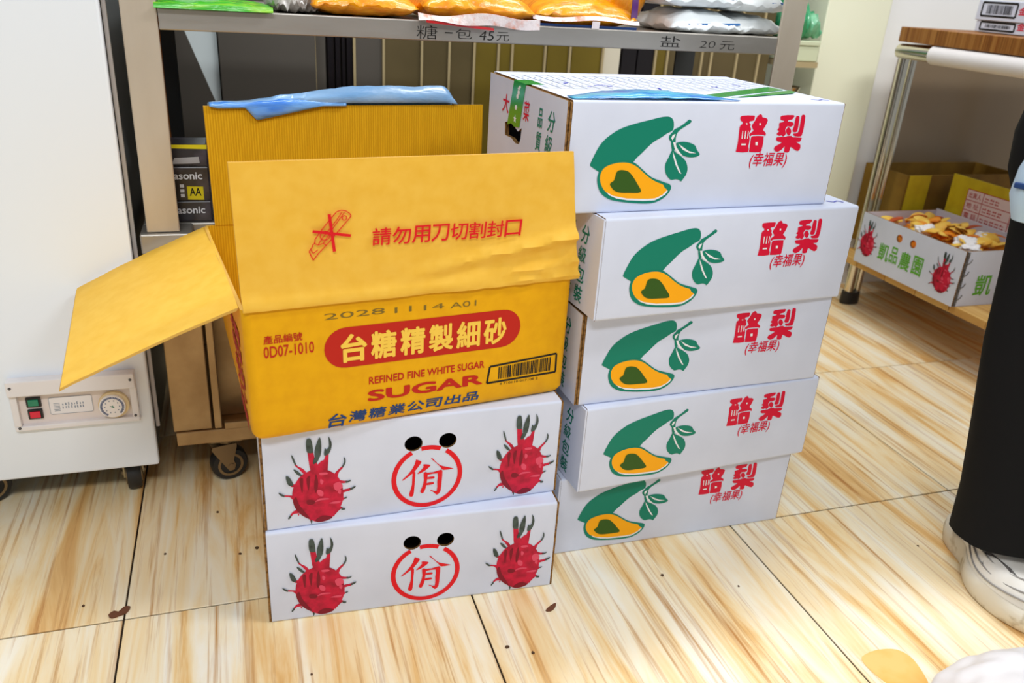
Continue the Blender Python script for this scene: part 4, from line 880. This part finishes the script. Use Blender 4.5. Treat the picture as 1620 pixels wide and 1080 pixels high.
def make_blue_plastic():
    """blue bag stuffed behind the back flap and folded over its upper edge"""
    t = thing('blue_plastic_bag', 'blue plastic bag draped over the raised back flap of the sugar carton', 'plastic bag', (-.013, 1.079, .3605), .1326)
    ze, yf = 0.206 + 0.205, 0.421
    N = 60
    def hgt(u): return 0.004 + 0.030 * min(1, (u / 0.55)) ** 1.2 * (1 if u < 0.93 else max(0.0, 1 - ((u - 0.93) / 0.07) ** 2))
    def drop(u):
        if u < 0.13: return 0.003 * min(1, u / 0.03)
        if u < 0.17: return 0.003 + 0.020 * (u - 0.13) / 0.04
        return max(0.0, 0.023 - 0.025 * (u - 0.17) / 0.28)
    for name, mat, cols, lim in (('film', 'blue_plastic_pale', (2, 8), 1.0), ('front_fold', 'blue_plastic', (0, 4), 0.52)):
        g = G(); rows = []
        for i in range(N + 1):
            u = lim * i / N; x = 0.026 + 0.445 * u; h, d = hgt(u), drop(u); w = 0.003 * fbm(u * 9, 1.3); o_ = -0.001 if name == 'front_fold' else 0.0; k = 1.0 if name == 'film' else max(0.02, 1 - (u / lim) ** 3)
            r = [(x, yf - 0.006 + o_, ze - d), (x, yf - 0.007 + w * .3 + o_, ze - d * 0.5 + 0.001), (x, yf - 0.006 + o_, ze + 0.002 + h * .1), (x, yf - 0.003 + w + o_, ze + 0.002 + h * 0.6 * k + w), (x, yf + 0.006, ze + h + w), (x, yf + 0.020 + w, ze + h * 0.7), (x, yf + 0.026, ze - 0.01), (x, yf + 0.024, ze - 0.05)]
            rows.append(r[cols[0]:cols[1]])
        g.grid(rows); o = g.build(name, mat, t, smooth=True); sd = o.modifiers.new('thickness', 'SOLIDIFY'); sd.thickness = 0.0005; sd.offset = 1
make_blue_plastic()

# ------------------------------------------------------------------ table at the right
def make_table():
    t = thing('steel_table', 'steel tube table with a plank shelf below, against the white wall', 'table', (2.0, 1.2, 0))
    for x, y in ((0.045, 1.055), (0.70, 1.055), (0.045, 0.03), (0.70, 0.03)):
        g = G(); g.tube([(x, y, 0.03), (x, y, 0.845)], 0.016, 14); g.tube([(x + 0.036, y, 0.03), (x + 0.036, y, 0.845)], 0.012, 12); lg = g.build('leg', 'chrome', t, smooth=True)
        G().loft([[(x + 0.012 + a * math.cos(k * math.pi / 8), y + b * math.sin(k * math.pi / 8), z) for k in range(16)] for z, a, b in ((0.0, .036, .022), (0.008, .038, .024), (0.045, .036, .022))]).build('foot', 'black_plastic', lg, smooth=True)
    g = G(); g.tube([(0.0, y, 0.862) for y in (0.0, 0.5, 1.03)], 0.022, 16); g.tube([(0.0, 1.03, 0.862), (0.40, 1.03, 0.862), (0.75, 1.03, 0.862)], 0.022, 16); g.build('top_tube', 'chrome', t, smooth=True)
    g = G(); g.tube([(0.0, y, 0.862) for y in (0.02, 0.5, 0.89)], 0.027, 18); g.build('tube_cover', 'panel_white', t, smooth=True)
    for k in range(6):
        y0 = 0.28 + k * 0.136
        G().box((-0.035, y0, 0.172), (0.74, y0 + 0.133, 0.196)).build('shelf_plank', 'shelf_wood', t, bevel=0.002)
    G().box((0.02, 0.28, 0.150), (0.05, 1.096, 0.1715)).build('shelf_bearer', 'chrome', t)
    G().box((0.70, 0.28, 0.150), (0.73, 1.096, 0.1715)).build('shelf_bearer', 'chrome', t)
    b = thing('wooden_board', 'thick brown plank board lying on the steel table', 'board', (1.985, 1.2, 0.8895))
    ys = [1.035, 0.955, 0.885, 0.72, 0.54, 0.36, 0.18, 0.0]
    for i in range(7):
        G().box((0.0, ys[i + 1] + 0.0008, 0.0), (0.76, ys[i] - 0.0008, 0.043 + 0.001 * (i % 2))).build('plank', 'board_wood', b, bevel=0.002)
make_table()
def white_carton(label, loc, h):
    t = thing('white_carton', label, 'carton', loc, 0, 'white cartons on the plank board')
    G().box((0, 0, 0), (0.28, 0.40, h)).build('carton', 'white_card', t, bevel=0.002)
    L = lambda u, v, w: (-w, 0.40 - u, v); g = G()
    v0, v1 = h * 0.22, h * 0.88
    P = [(.018, v0), (.142, v0), (.142, v1), (.018, v1)]
    for i in range(4): g.face([L(u, v, 0.0006) for u, v in stroke([P[i], P[(i + 1) % 4]], 0.0055)])
    random.seed(9); u = 0.036
    while u < 0.126:
        w = random.choice((.0012, .0018, .003)); g.face([L(a, c, 0.0006) for a, c in ((u, v0 + .006), (u + w, v0 + .006), (u + w, v1 - .006), (u, v1 - .006))]); u += w + random.choice((.0012, .0018, .0026))
    g.build('barcode_print', 'print_black', t)
    g = G(); g.text('金牌', L, (.150, h * 0.35, .205, h * 0.35 + .022), 0, 0.0006, 0.02); g.build('brand_print', 'print_red', t)
white_carton('lower white carton with a barcode on the plank board', (2.152, 1.715, 0.9345), 0.032)
white_carton('upper white carton with a large barcode, atop the other one', (2.148, 1.720, 0.967), 0.056)

def make_peel_carton():
    t = thing('peel_carton', 'open white dragon fruit carton full of dried peel on the table shelf', 'carton', (1.950, 1.730, 0.1965))
    Wx, Dy, H, th = 0.30, 0.432, 0.168, 0.005
    sd = {'-x': 0, '+x': 1, '+z': 2}
    side = G().box((0, 0, 0), (th, Dy, H), 0, {'+x': 1, '+z': 2, '-y': 2}).build('long_side', ['white_card', 'white_card_inner', 'kraft_edge'], t)
    c = G(); L = lambda u, v, w: (-w, Dy - u, v)
    for cu, cv in ((.175, .1285), (.2335, .1285)): c.prism(ellipse(cu, cv, .0125, .0125), L, -0.02, 0.01)
    cut(side, c)
    G().box((Wx - th, 0, 0), (Wx, Dy, H + 0.004), 1).build('long_side', ['white_card', 'white_card_inner', 'kraft_edge'], t)
    G().box((th, 0, 0), (Wx - th, th, H), 0, {'+y': 1, '+z': 2}).build('short_side', ['white_card', 'white_card_inner', 'kraft_edge'], t)
    G().box((th, Dy - th, 0), (Wx - th, Dy, H), 0, {'-y': 1, '+z': 2}).build('short_side', ['white_card', 'white_card_inner', 'kraft_edge'], t)
    G().box((th, th, 0), (Wx - th, Dy - th, th), 1).build('bottom', ['white_card', 'white_card_inner'], t)
    g = G(); printed(g, dragon_layers(), L, -0.022, .026, 0.80, .76); g.build('dragon_fruit_print', DF_MATS, t)
    g = G(); printed(g, dragon_layers(), L, .300, .020, 0.86, .78); g.build('dragon_fruit_print', DF_MATS, t)
    g = G()
    for ch, a, b, c_, d in (('凱', .102, .040, .148, .095), ('品', .152, .045, .187, .098), ('農', .196, .040, .242, .097), ('園', .252, .042, .292, .100)): g.text(ch, L, (a, b, c_, d), 0, 0.0006, 0.016)
    g.build('farm_name_print', 'print_leaf_green', t); g = G()
    F = front_frame(); g.text('凱', F, (.066, .030, .130, .095), 0, 0.0006, 0.016); g.text('品', F, (.150, .030, .205, .095), 0, 0.0006, 0.016)
    g.build('farm_name_print', 'print_leaf_green', t)
    # end flap with stapled edge
    g = G(); g.box((0.004, -0.0032, 0.002), (0.012, -0.0002, H - 0.002)); g.build('flap_edge', 'shoe_grey', t)
    for k in range(4):
        z = 0.022 + k * 0.036; G().tube([(0.012, -0.003, z), (0.020, -0.004, z + 0.005), (0.026, -0.003, z + 0.014)], 0.0014, 6).build('staple', 'shoe_grey', t)
make_peel_carton()
def make_peels():
    random.seed(21); protos = []
    for k in range(5):
        g = G(); n = 9; a = random.uniform(0.026, 0.038); b = random.uniform(0.015, 0.022); cv = random.uniform(6, 14); up, lo = [], []
        for j in range(5):
            v = -1 + j / 2; r, s = [], []
            for i in range(n):
                u = -1 + 2 * i / (n - 1); x = a * u; y = b * v * math.sqrt(max(0.02, 1 - 0.85 * u * u)); z = 0.012 - cv * x * x - cv * 1.2 * y * y
                r.append((x, y, z + 0.0025)); s.append((x, y, z))
            up.append(r); lo.append(s)
        g.grid(up); g.grid(lo, flip=True)
        for j in (0, 4): g.grid([lo[j], up[j]], flip=(j == 4))
        for i in (0, n - 1): g.grid([[lo[j][i] for j in range(5)], [up[j][i] for j in range(5)]], flip=(i == 0))
        o = g.build('fruit_peel', ('peel_yellow', 'peel_orange', 'peel_yellow', 'peel_red', 'peel_orange')[k], None, smooth=True); protos.append((o, k))
    labs = ['curved pale yellow peel piece in the white peel carton', 'curved orange peel piece in the white peel carton', 'curved pale yellow peel piece in the white peel carton', 'curved rust-red peel piece in the white peel carton', 'curved orange peel piece in the white peel carton']
    grp = ['pale yellow peel pieces', 'orange peel pieces', 'pale yellow peel pieces', 'rust-red peel pieces', 'orange peel pieces']
    used = set()
    for i in range(72):
        k = random.choice((0, 0, 0, 1, 2, 2, 2, 3, 4)); p = protos[k][0]
        o = p if k not in used else p.copy()
        if k in used: COL.objects.link(o)
        used.add(k)
        y = random.uniform(0.045, 0.385); x = random.uniform(0.045, 0.25); mound = 0.128 + 0.026 * math.sin(math.pi * (y - 0.01) / 0.42) * math.sin(math.pi * x / 0.3)
        o.location = (1.95 + x, 1.73 + y, 0.1965 + mound + (i % 3) * 0.010 - 0.002); o.rotation_euler = (random.uniform(-.6, .6), random.uniform(-.6, .6), random.uniform(0, 6.28))
        tag(o, labs[k], 'peel', grp[k] + ' in the carton')
    for k, (p, kk) in enumerate(protos):
        if kk not in used: bpy.data.objects.remove(p)
    # filling under the top layer
    g = G(); rows = []
    for j in range(15):
        rows.append([(1.957 + 0.286 * i / 20, 1.737 + 0.418 * j / 14, 0.1965 + 0.118 + 0.022 * math.sin(math.pi * j / 14) * math.sin(math.pi * i / 20) + 0.010 * fbm(i * .7, j * .7, 2)) for i in range(21)])
    low = lambda r: [(x, y, 0.203) for x, y, z in r]
    g.grid(rows); cols = [[r[0] for r in rows], [r[-1] for r in rows]]
    for line, fl in ((rows[0], False), (rows[-1], True), (cols[0], True), (cols[1], False)): g.grid([low(line), line], flip=fl)
    g.face([(1.957, 1.737, 0.203), (1.957, 2.155, 0.203), (2.243, 2.155, 0.203), (2.243, 1.737, 0.203)])
    o = g.build('peel_filling', 'peel_orange', None, smooth=True, angle=50); tag(o, 'loose heap of dried peel filling the white carton', 'peel', kind='stuff')
    for i, (x, y, s_, lab) in enumerate(((0.07, 0.235, 0.032, 'white tissue among the peel near the long printed side'), (0.10, 0.10, 0.036, 'largest crumpled white tissue near the carton corner'), (0.20, 0.14, 0.030, 'white tissue lying at the back of the peel carton'), (0.06, 0.045, 0.028, 'white tissue against the short end of the peel carton'))):
        bm = bmesh.new(); bmesh.ops.create_icosphere(bm, subdivisions=4, radius=1)
        for v in bm.verts:
            n = v.co.normalized(); d = 1 + 0.45 * fbm(n.x * 1.8 + i * 9, n.y * 1.8, n.z * 1.8); v.co = Vector((n.x * d * s_, n.y * d * s_ * 0.85, n.z * d * s_ * 0.5))
        me = bpy.data.meshes.new('tissue'); bm.to_mesh(me); bm.free(); me.materials.append(MATS['tissue']); me.polygons.foreach_set('use_smooth', [True] * len(me.polygons))
        o = bpy.data.objects.new('tissue', me); COL.objects.link(o); o.location = (1.95 + x, 1.73 + y, 0.1965 + 0.162); tag(o, lab, 'tissue', 'tissues in the peel carton')
make_peels()
def make_shelf_cartons():
    t = thing('yellow_carton', 'yellow carton with a printed pink address table, behind the peel carton', 'carton', (2.262, 1.80, 0.1965))
    G().box((0, 0, 0), (0.006, 0.345, 0.296), 0).build('front_panel', 'card_yellow', t, bevel=0.001)
    G().box((0.0065, 0.0, 0.0), (0.20, 0.345, 0.24), 0).build('body', 'card_brown', t)
    L = lambda u, v, w: (-w, 0.345 - u, v); g = G()
    g.face([L(u, v, 0.0006) for u, v in ((.075, .135), (.34, .135), (.34, .262), (.075, .262))], 0)
    for v in (.135, .165, .195, .228, .262): g.face([L(u, w, 0.0009) for u, w in ((.075, v - .0012), (.34, v - .0012), (.34, v + .0012), (.075, v + .0012))], 1)
    for u0 in (.075, .140, .255): g.face([L(u, w, 0.0009) for u, w in ((u0 - .0012, .135), (u0 + .0012, .135), (u0 + .0012, .262), (u0 - .0012, .262))], 1)
    for k, s in enumerate(('出貨人', '地 址', '電 話')): g.text(s, L, (.082, .236 - k * .033, .132, .255 - k * .033), 1, 0.0009, 0.006)
    random.seed(4)
    for k in range(3):
        for c in range(3 + k):
            for q in range(4):
                u = .148 + c * .020 + (q % 2) * .008; v = .236 - k * .033 + (q // 2) * .009
                g.face([L(a, b, 0.0009) for a, b in ((u, v), (u + .006, v), (u + .006, v + random.uniform(.002, .007)), (u, v + .004))], 1)
    g.build('address_table', ['label_pink', 'print_maroon'], t)
    b = thing('brown_carton', 'brown open carton at the far end of the table shelf', 'carton', (2.13, 2.205, 0.1965))
    G().box((0, 0, 0), (0.50, 0.006, 0.275)).build('front_panel', 'card_brown', b); G().box((0, 0.0065, 0), (0.006, 0.20, 0.275)).build('side_panel', 'card_brown', b)
    G().box((0.494, 0.0065, 0), (0.50, 0.20, 0.275)).build('side_panel', 'card_brown', b); G().box((0, 0.2005, 0), (0.50, 0.2065, 0.275)).build('rear_panel', 'card_brown', b); G().box((0.0065, 0.0065, 0), (0.4935, 0.20, 0.006)).build('bottom', 'card_brown', b)
    G().box((0.01, -0.0012, 0.02), (0.10, -0.0002, 0.275)).build('tape', 'card_yellow', b)
make_shelf_cartons()
# ------------------------------------------------------------------ the person at the right edge
def make_person():
    t = thing('person', 'person standing at the right edge in wide black trousers and a white sneaker', 'person', (1.44, 0.98, 0))
    # continuous body grown with the skin modifier (root at the pelvis)
    J = {}; V = []; E = []; Rd = []
    def add(n, p, r, par=None):
        J[n] = len(V); V.append(p); Rd.append(r)
        if par: E.append((J[par], J[n]))
    add('pelvis', (0, 0, 0.90), (.13, .10)); add('waist', (0, 0, 1.04), (.115, .085), 'pelvis'); add('chest', (0, 0.01, 1.22), (.14, .10), 'waist'); add('neck0', (0, 0.01, 1.38), (.06, .055), 'chest'); add('neck', (0, 0.0, 1.43), (.048, .05), 'neck0'); add('head0', (0, -0.012, 1.50), (.066, .078), 'neck'); add('head1', (0, -0.012, 1.565), (.072, .088), 'head0'); add('head2', (0, -0.005, 1.625), (.058, .072), 'head1')
    for s, n in ((-1, 'r'), (1, 'l')):
        add('sh' + n, (s * .165, 0.01, 1.335), (.058, .055), 'chest')
        if s < 0: pts = [('el', (-.275, -0.05, 1.085), .042), ('wr', (-.385, -.125, .955), .028), ('pa', (-.385, -.130, .900), .030)]
        else: pts = [('el', (.235, 0.02, 1.07), .042), ('wr', (.25, -.03, .855), .028), ('pa', (.25, -.04, .79), .030)]
        pr = 'sh' + n
        for k, p, r in pts: add(k + n, p, (r, r), pr); pr = k + n
        bx, by, bz = pts[-1][1]
        for f, (dx, ln) in enumerate(((-.022, .062), (-.008, .072), (.008, .068), (.021, .055))):
            q = 'f%d' % f + n; add(q + 'a', (bx + s * .004, by + dx, bz - .032), (.0095, .0095), pr); add(q + 'b', (bx + s * .002, by + dx, bz - .032 - ln * .5), (.0085, .0085), q + 'a'); add(q + 'c', (bx - s * .012, by + dx, bz - .032 - ln), (.0075, .0075), q + 'b')
        q = 'th' + n; add(q + 'a', (bx - s * .012, by - .034, bz - .002), (.011, .011), pr); add(q + 'b', (bx - s * .018, by - .046, bz - .034), (.009, .009), q + 'a')
        hx = s * .095; fx = (-.085, .17)[s > 0]
        add('hip' + n, (hx, 0.0, 0.86), (.085, .09), 'pelvis'); add('kn' + n, (hx * .55 + fx * .5, -.02, 0.48), (.058, .06), 'hip' + n); add('an' + n, (fx, 0.0, 0.13), (.040, .045), 'kn' + n); add('ft' + n, (fx - .02, -.11, 0.06), (.036, .03), 'an' + n)
    me = bpy.data.meshes.new('body'); me.from_pydata(V, E, []); me.materials.append(MATS['skin'])
    o = bpy.data.objects.new('body', me); COL.objects.link(o); o.parent = t
    sk = o.modifiers.new('skin', 'SKIN'); sk.use_smooth_shade = True
    for i, sv in enumerate(me.skin_vertices[0].data): sv.radius = Rd[i]; sv.use_root = (i == 0)
    ss = o.modifiers.new('smooth', 'SUBSURF'); ss.levels = 2; ss.render_levels = 2
    # face and hair
    g = G()
    for s in (-1, 1):
        g.loft([[(s * .030 + a * math.cos(k * math.pi / 6), -.098 + d, 1.558 + b * math.sin(k * math.pi / 6)) for k in range(12)] for a, b, d in ((.013, .007, .006), (.011, .006, -.001), (.004, .003, -.003))])
    g.build('eyes', 'hair', o)
    g = G(); g.loft([[(a * math.cos(k * math.pi / 5), -.098 - d * (0.6 + 0.4 * -math.sin(k * math.pi / 5)), z) for k in range(10)] for z, a, d in ((1.56, .007, .004), (1.54, .010, .012), (1.522, .015, .020), (1.515, .010, .010))]); g.tube([(-.022, -.092, 1.492), (0, -.101, 1.490), (.022, -.092, 1.492)], [.002, .0055, .002], 8)
    g.build('nose_and_mouth', 'skin', o, smooth=True)
    g = G()
    for s in (-1, 1): g.loft([[(s * (.072 + d), .002 + a * math.cos(k * math.pi / 6), 1.545 + b * math.sin(k * math.pi / 6)) for k in range(12)] for d, a, b in ((-.006, .012, .022), (.008, .016, .028), (.011, .008, .018))])
    g.build('ears', 'skin', o, smooth=True)
    g = G(); rows = []
    for i in range(13):
        th = math.pi * i / 12 * 0.62; r = []
        for k in range(24):
            a = 2 * math.pi * k / 24; front = max(0, -math.sin(a)); lim = th * (1 - 0.45 * front)
            r.append((.090 * math.sin(lim) * math.cos(a), .004 + .108 * math.sin(lim) * math.sin(a), 1.575 + .112 * math.cos(lim) - (.03 * max(0, math.sin(a)) * (i / 12))))
        rows.append(r)
    g.grid(rows, close_u=True); g.build('hair', 'hair', o, smooth=True)
    # wide trousers: hips and two flared legs, softly folded
    def ring(cx, cy, z, rx, ry, sd, tilt=0.0, n=36):
        out = []
        for k in range(n):
            a = 2 * math.pi * k / n; f = 1 + 0.035 * fbm(math.cos(a) * 1.5 + sd, math.sin(a) * 1.5, z * 3) + 0.025 * math.sin(5 * a + z * 6 + sd)
            out.append((cx + rx * f * math.cos(a), cy + ry * f * math.sin(a), z + tilt * math.sin(a)))
        return out
    g = G()
    for s, fx in ((-1, -.055), (1, .17)):
        q = float(s < 0); R = [(0.098, fx - .045 * q, -.080, .108, .112, -.030), (0.18, fx - .043 * q, -.072, .108, .112, -.02), (0.30, fx - .045 * q, -.050, .108, .112, .0), (0.46, fx - .052 * q, -.030, .110, .112, 0), (0.60, fx - .035 * q, -.015, .116, .120, 0), (0.72, fx - .022 * q - .03 * (1 - q), 0.0, .122, .130, 0), (0.80, fx - .045 * q - .065 * (1 - q), 0.0, .122, .135, 0)]
        g.loft([ring(cx, cy, z, rx, ry, s * 3.0, tl) for z, cx, cy, rx, ry, tl in R])
    g.loft([ring(0, 0, z, rx, ry, 1.0) for z, rx, ry in ((.730, .236, .145), (.76, .250, .152), (.82, .252, .158), (.88, .236, .156), (.96, .200, .140), (1.04, .170, .124))])
    g.build('trousers', 'trouser_black', t, smooth=True)
    g = G(); g.loft([ring(0, 0.005, z, rx, ry, 5.0) for z, rx, ry in ((1.00, .195, .145), (1.10, .190, .140), (1.22, .195, .145), (1.32, .190, .130), (1.385, .11, .09), (1.42, .07, .07))])
    for s, pts in ((-1, [(-.15, 0.01, 1.33), (-.22, -0.01, 1.20), (-.280, -0.05, 1.085), (-.345, -.095, 1.005), (-.385, -.122, .955)]), (1, [(.15, 0.01, 1.33), (.205, 0.01, 1.20), (.24, 0.02, 1.07), (.25, -.01, .95), (.252, -.03, .88)])):
        g.tube(pts, [.075, .070, .062, .056, .052], 18)
    g.build('jacket', 'jacket_blue', t, smooth=True)
    # sneakers
    base = [(1.372, 1.052), (1.338, 1.045), (1.312, 1.020), (1.300, .985), (1.290, .955), (1.262, .922), (1.240, .885), (1.232, .840), (1.238, .795), (1.258, .755), (1.290, .728), (1.322, .735), (1.347, .765), (1.362, .815), (1.372, .870), (1.386, .925), (1.404, .975), (1.412, 1.015), (1.400, 1.043)]
    base = smooth_loop([(x - 1.44, y - .98) for x, y in base], 3)
    for s in (-1, 1):
        mir = (lambda x: x) if s < 0 else (lambda x: 0.065 - x)
        cx = sum(p[0] for p in base) / len(base); cy = sum(p[1] for p in base) / len(base)
        def lay(z, k, bx=0.0, by=0.0, wave=0.0): return [(mir(cx + bx + (x - cx) * k + wave * (x - cx) * math.sin(y * 55)), cy + by + (y - cy) * (k if by == 0 else k), z) for x, y in base]
        g = G(); g.loft([lay(0.0, .95), lay(0.006, 1.0), lay(0.026, 1.035, wave=.05), lay(0.042, 1.015, wave=.04), lay(0.046, .96)]); so = g.build('shoe_sole', 'shoe_sole', t, smooth=True, angle=60)
        so['label'] = 'chunky off-white sole'
        g = G(); g.loft([lay(0.046, .97), lay(0.062, .95), lay(0.080, .86, .005, .010), lay(0.098, .70, .015, .045), lay(0.112, .50, .024, .075), lay(0.118, .42, .026, .080)]); up = g.build('shoe_upper', 'shoe_white', t, smooth=True, angle=60)
        n = len(base)
        def side(i, z, k, bx, by, o_=0.0): x, y = base[i % n]; return (mir(cx + bx + (x - cx) * (k + o_)), cy + by + (y - cy) * (k + o_), z)
        for z, k, bx, by, i0, i1, nm in ((0.058, .958, 0, 0, 10, 34, 'panel_seam'), (0.070, .905, .002, .005, 12, 30, 'panel_seam'), (0.084, .835, .007, .017, 13, 27, 'panel_seam')):
            G().tube([side(i, z + .004 * math.sin((i - i0) * .5), k, bx, by, .012) for i in range(i0, i1)], .0016, 6).build(nm, 'shoe_line', up)
        q = [side(i, z, k, bx, by, .014) for i, z, k, bx, by in ((19, .068, .915, .002, .004), (23, .066, .925, .002, .004), (26, .074, .885, .004, .008), (24, .088, .80, .009, .022), (20, .090, .785, .010, .026))]
        G().face(q).face([(a, b, c - .002) for a, b, c in q][::-1]).build('mesh_window', 'shoe_grey', up)
    return t
make_person()
def make_pouch():
    t = thing('cloth_pouch', 'pale blue cloth pouch hanging from the person\'s hand', 'pouch', (1.060, .85, .728), 0.3)
    g = G(); rings = []
    for z, rx, ry in ((0.0, .02, .012), (.006, .045, .022), (.04, .062, .032), (.075, .058, .030), (.105, .044, .022), (.125, .026, .016), (.140, .022, .014)):
        rings.append([(rx * math.cos(2 * math.pi * k / 28) * (1 + .05 * fbm(k * .5, z * 30)), ry * math.sin(2 * math.pi * k / 28), z) for k in range(28)])
    g.loft(rings); g.build('pouch', 'jacket_blue', t, smooth=True)
    G().box((-.064, -.012, .052), (-.058, .012, .060)).build('snap', 'print_navy', t, bevel=.002)
make_pouch()

# ------------------------------------------------------------------ foreground bag and things lying on the floor
def make_foreground_bag():
    bm = bmesh.new(); bmesh.ops.create_icosphere(bm, subdivisions=5, radius=1)
    for v in bm.verts:
        n = v.co.normalized(); r = 1 + 0.16 * noise.noise(Vector((n.x * 1.6, n.y * 1.6, n.z * 1.6 + 4))) + 0.07 * noise.noise(Vector((n.x * 4 + 8, n.y * 4, n.z * 4)))
        v.co = Vector((n.x * .155 * r, n.y * .105 * r, max(0.0, 0.085 + n.z * .085 * r)))
    me = bpy.data.meshes.new('plastic_bag'); bm.to_mesh(me); bm.free(); me.materials.append(MATS['plastic_bag_white']); me.polygons.foreach_set('use_smooth', [True] * len(me.polygons))
    o = bpy.data.objects.new('plastic_bag', me); COL.objects.link(o); o.location = (1.000, .560, 0.0003); tag(o, 'crumpled white plastic bag at the lower right corner', 'plastic bag')
make_foreground_bag()
def flat_thing(name, pts, z1, mat, label, cat, group=None):
    o = G().prism(pts, lambda u, v, w: (u, v, w), 0.0002, z1).build(name, mat); tag(o, label, cat, group); return o
random.seed(13)
o = flat_thing('amber_stain', smooth_loop([(.925 + .0, .79), (.945, .800), (.972, .802), (1.000, .795), (1.012, .775), (1.008, .745), (.995, .715), (.965, .700), (.940, .72), (.926, .755)], 3), 0.0006, 'stain_amber', 'round amber stain on the floor tiles near the white plastic bag', 'stain')
flat_thing('dried_leaf', smooth_loop([(-.258, 1.186), (-.250, 1.194), (-.243, 1.190), (-.236, 1.200), (-.226, 1.199), (-.230, 1.186), (-.243, 1.180), (-.252, 1.178)], 2), 0.003, 'leaf_brown', 'small brown dried leaf scrap on the floor left of the cartons', 'leaf scrap')
flat_thing('dried_leaf', smooth_loop([(.450, 1.024), (.462, 1.033), (.474, 1.037), (.468, 1.027), (.458, 1.021)], 2), 0.003, 'leaf_brown', 'tiny dark leaf scrap on the floor in front of the carton gap', 'leaf scrap')
for x, y in ((.397, .938), (.695, 1.061), (.36, .96), (.22, .90), (-.05, 1.30), (-.02, 1.31), (-.09, 1.44), (-.30, 1.22), (-.18, 1.33), (.05, .98), (1.25, 1.02), (.82, 1.00)):
    a = random.uniform(0, 6); s = random.uniform(.002, .0042)
    flat_thing('crumb', [(x + s * math.cos(a + k * 1.05) * random.uniform(.6, 1.2), y + s * math.sin(a + k * 1.05) * random.uniform(.6, 1.2)) for k in range(6)], 0.0015, 'crumb', 'tiny dark crumb lying on the floor tiles', 'crumb', 'crumbs on the floor')
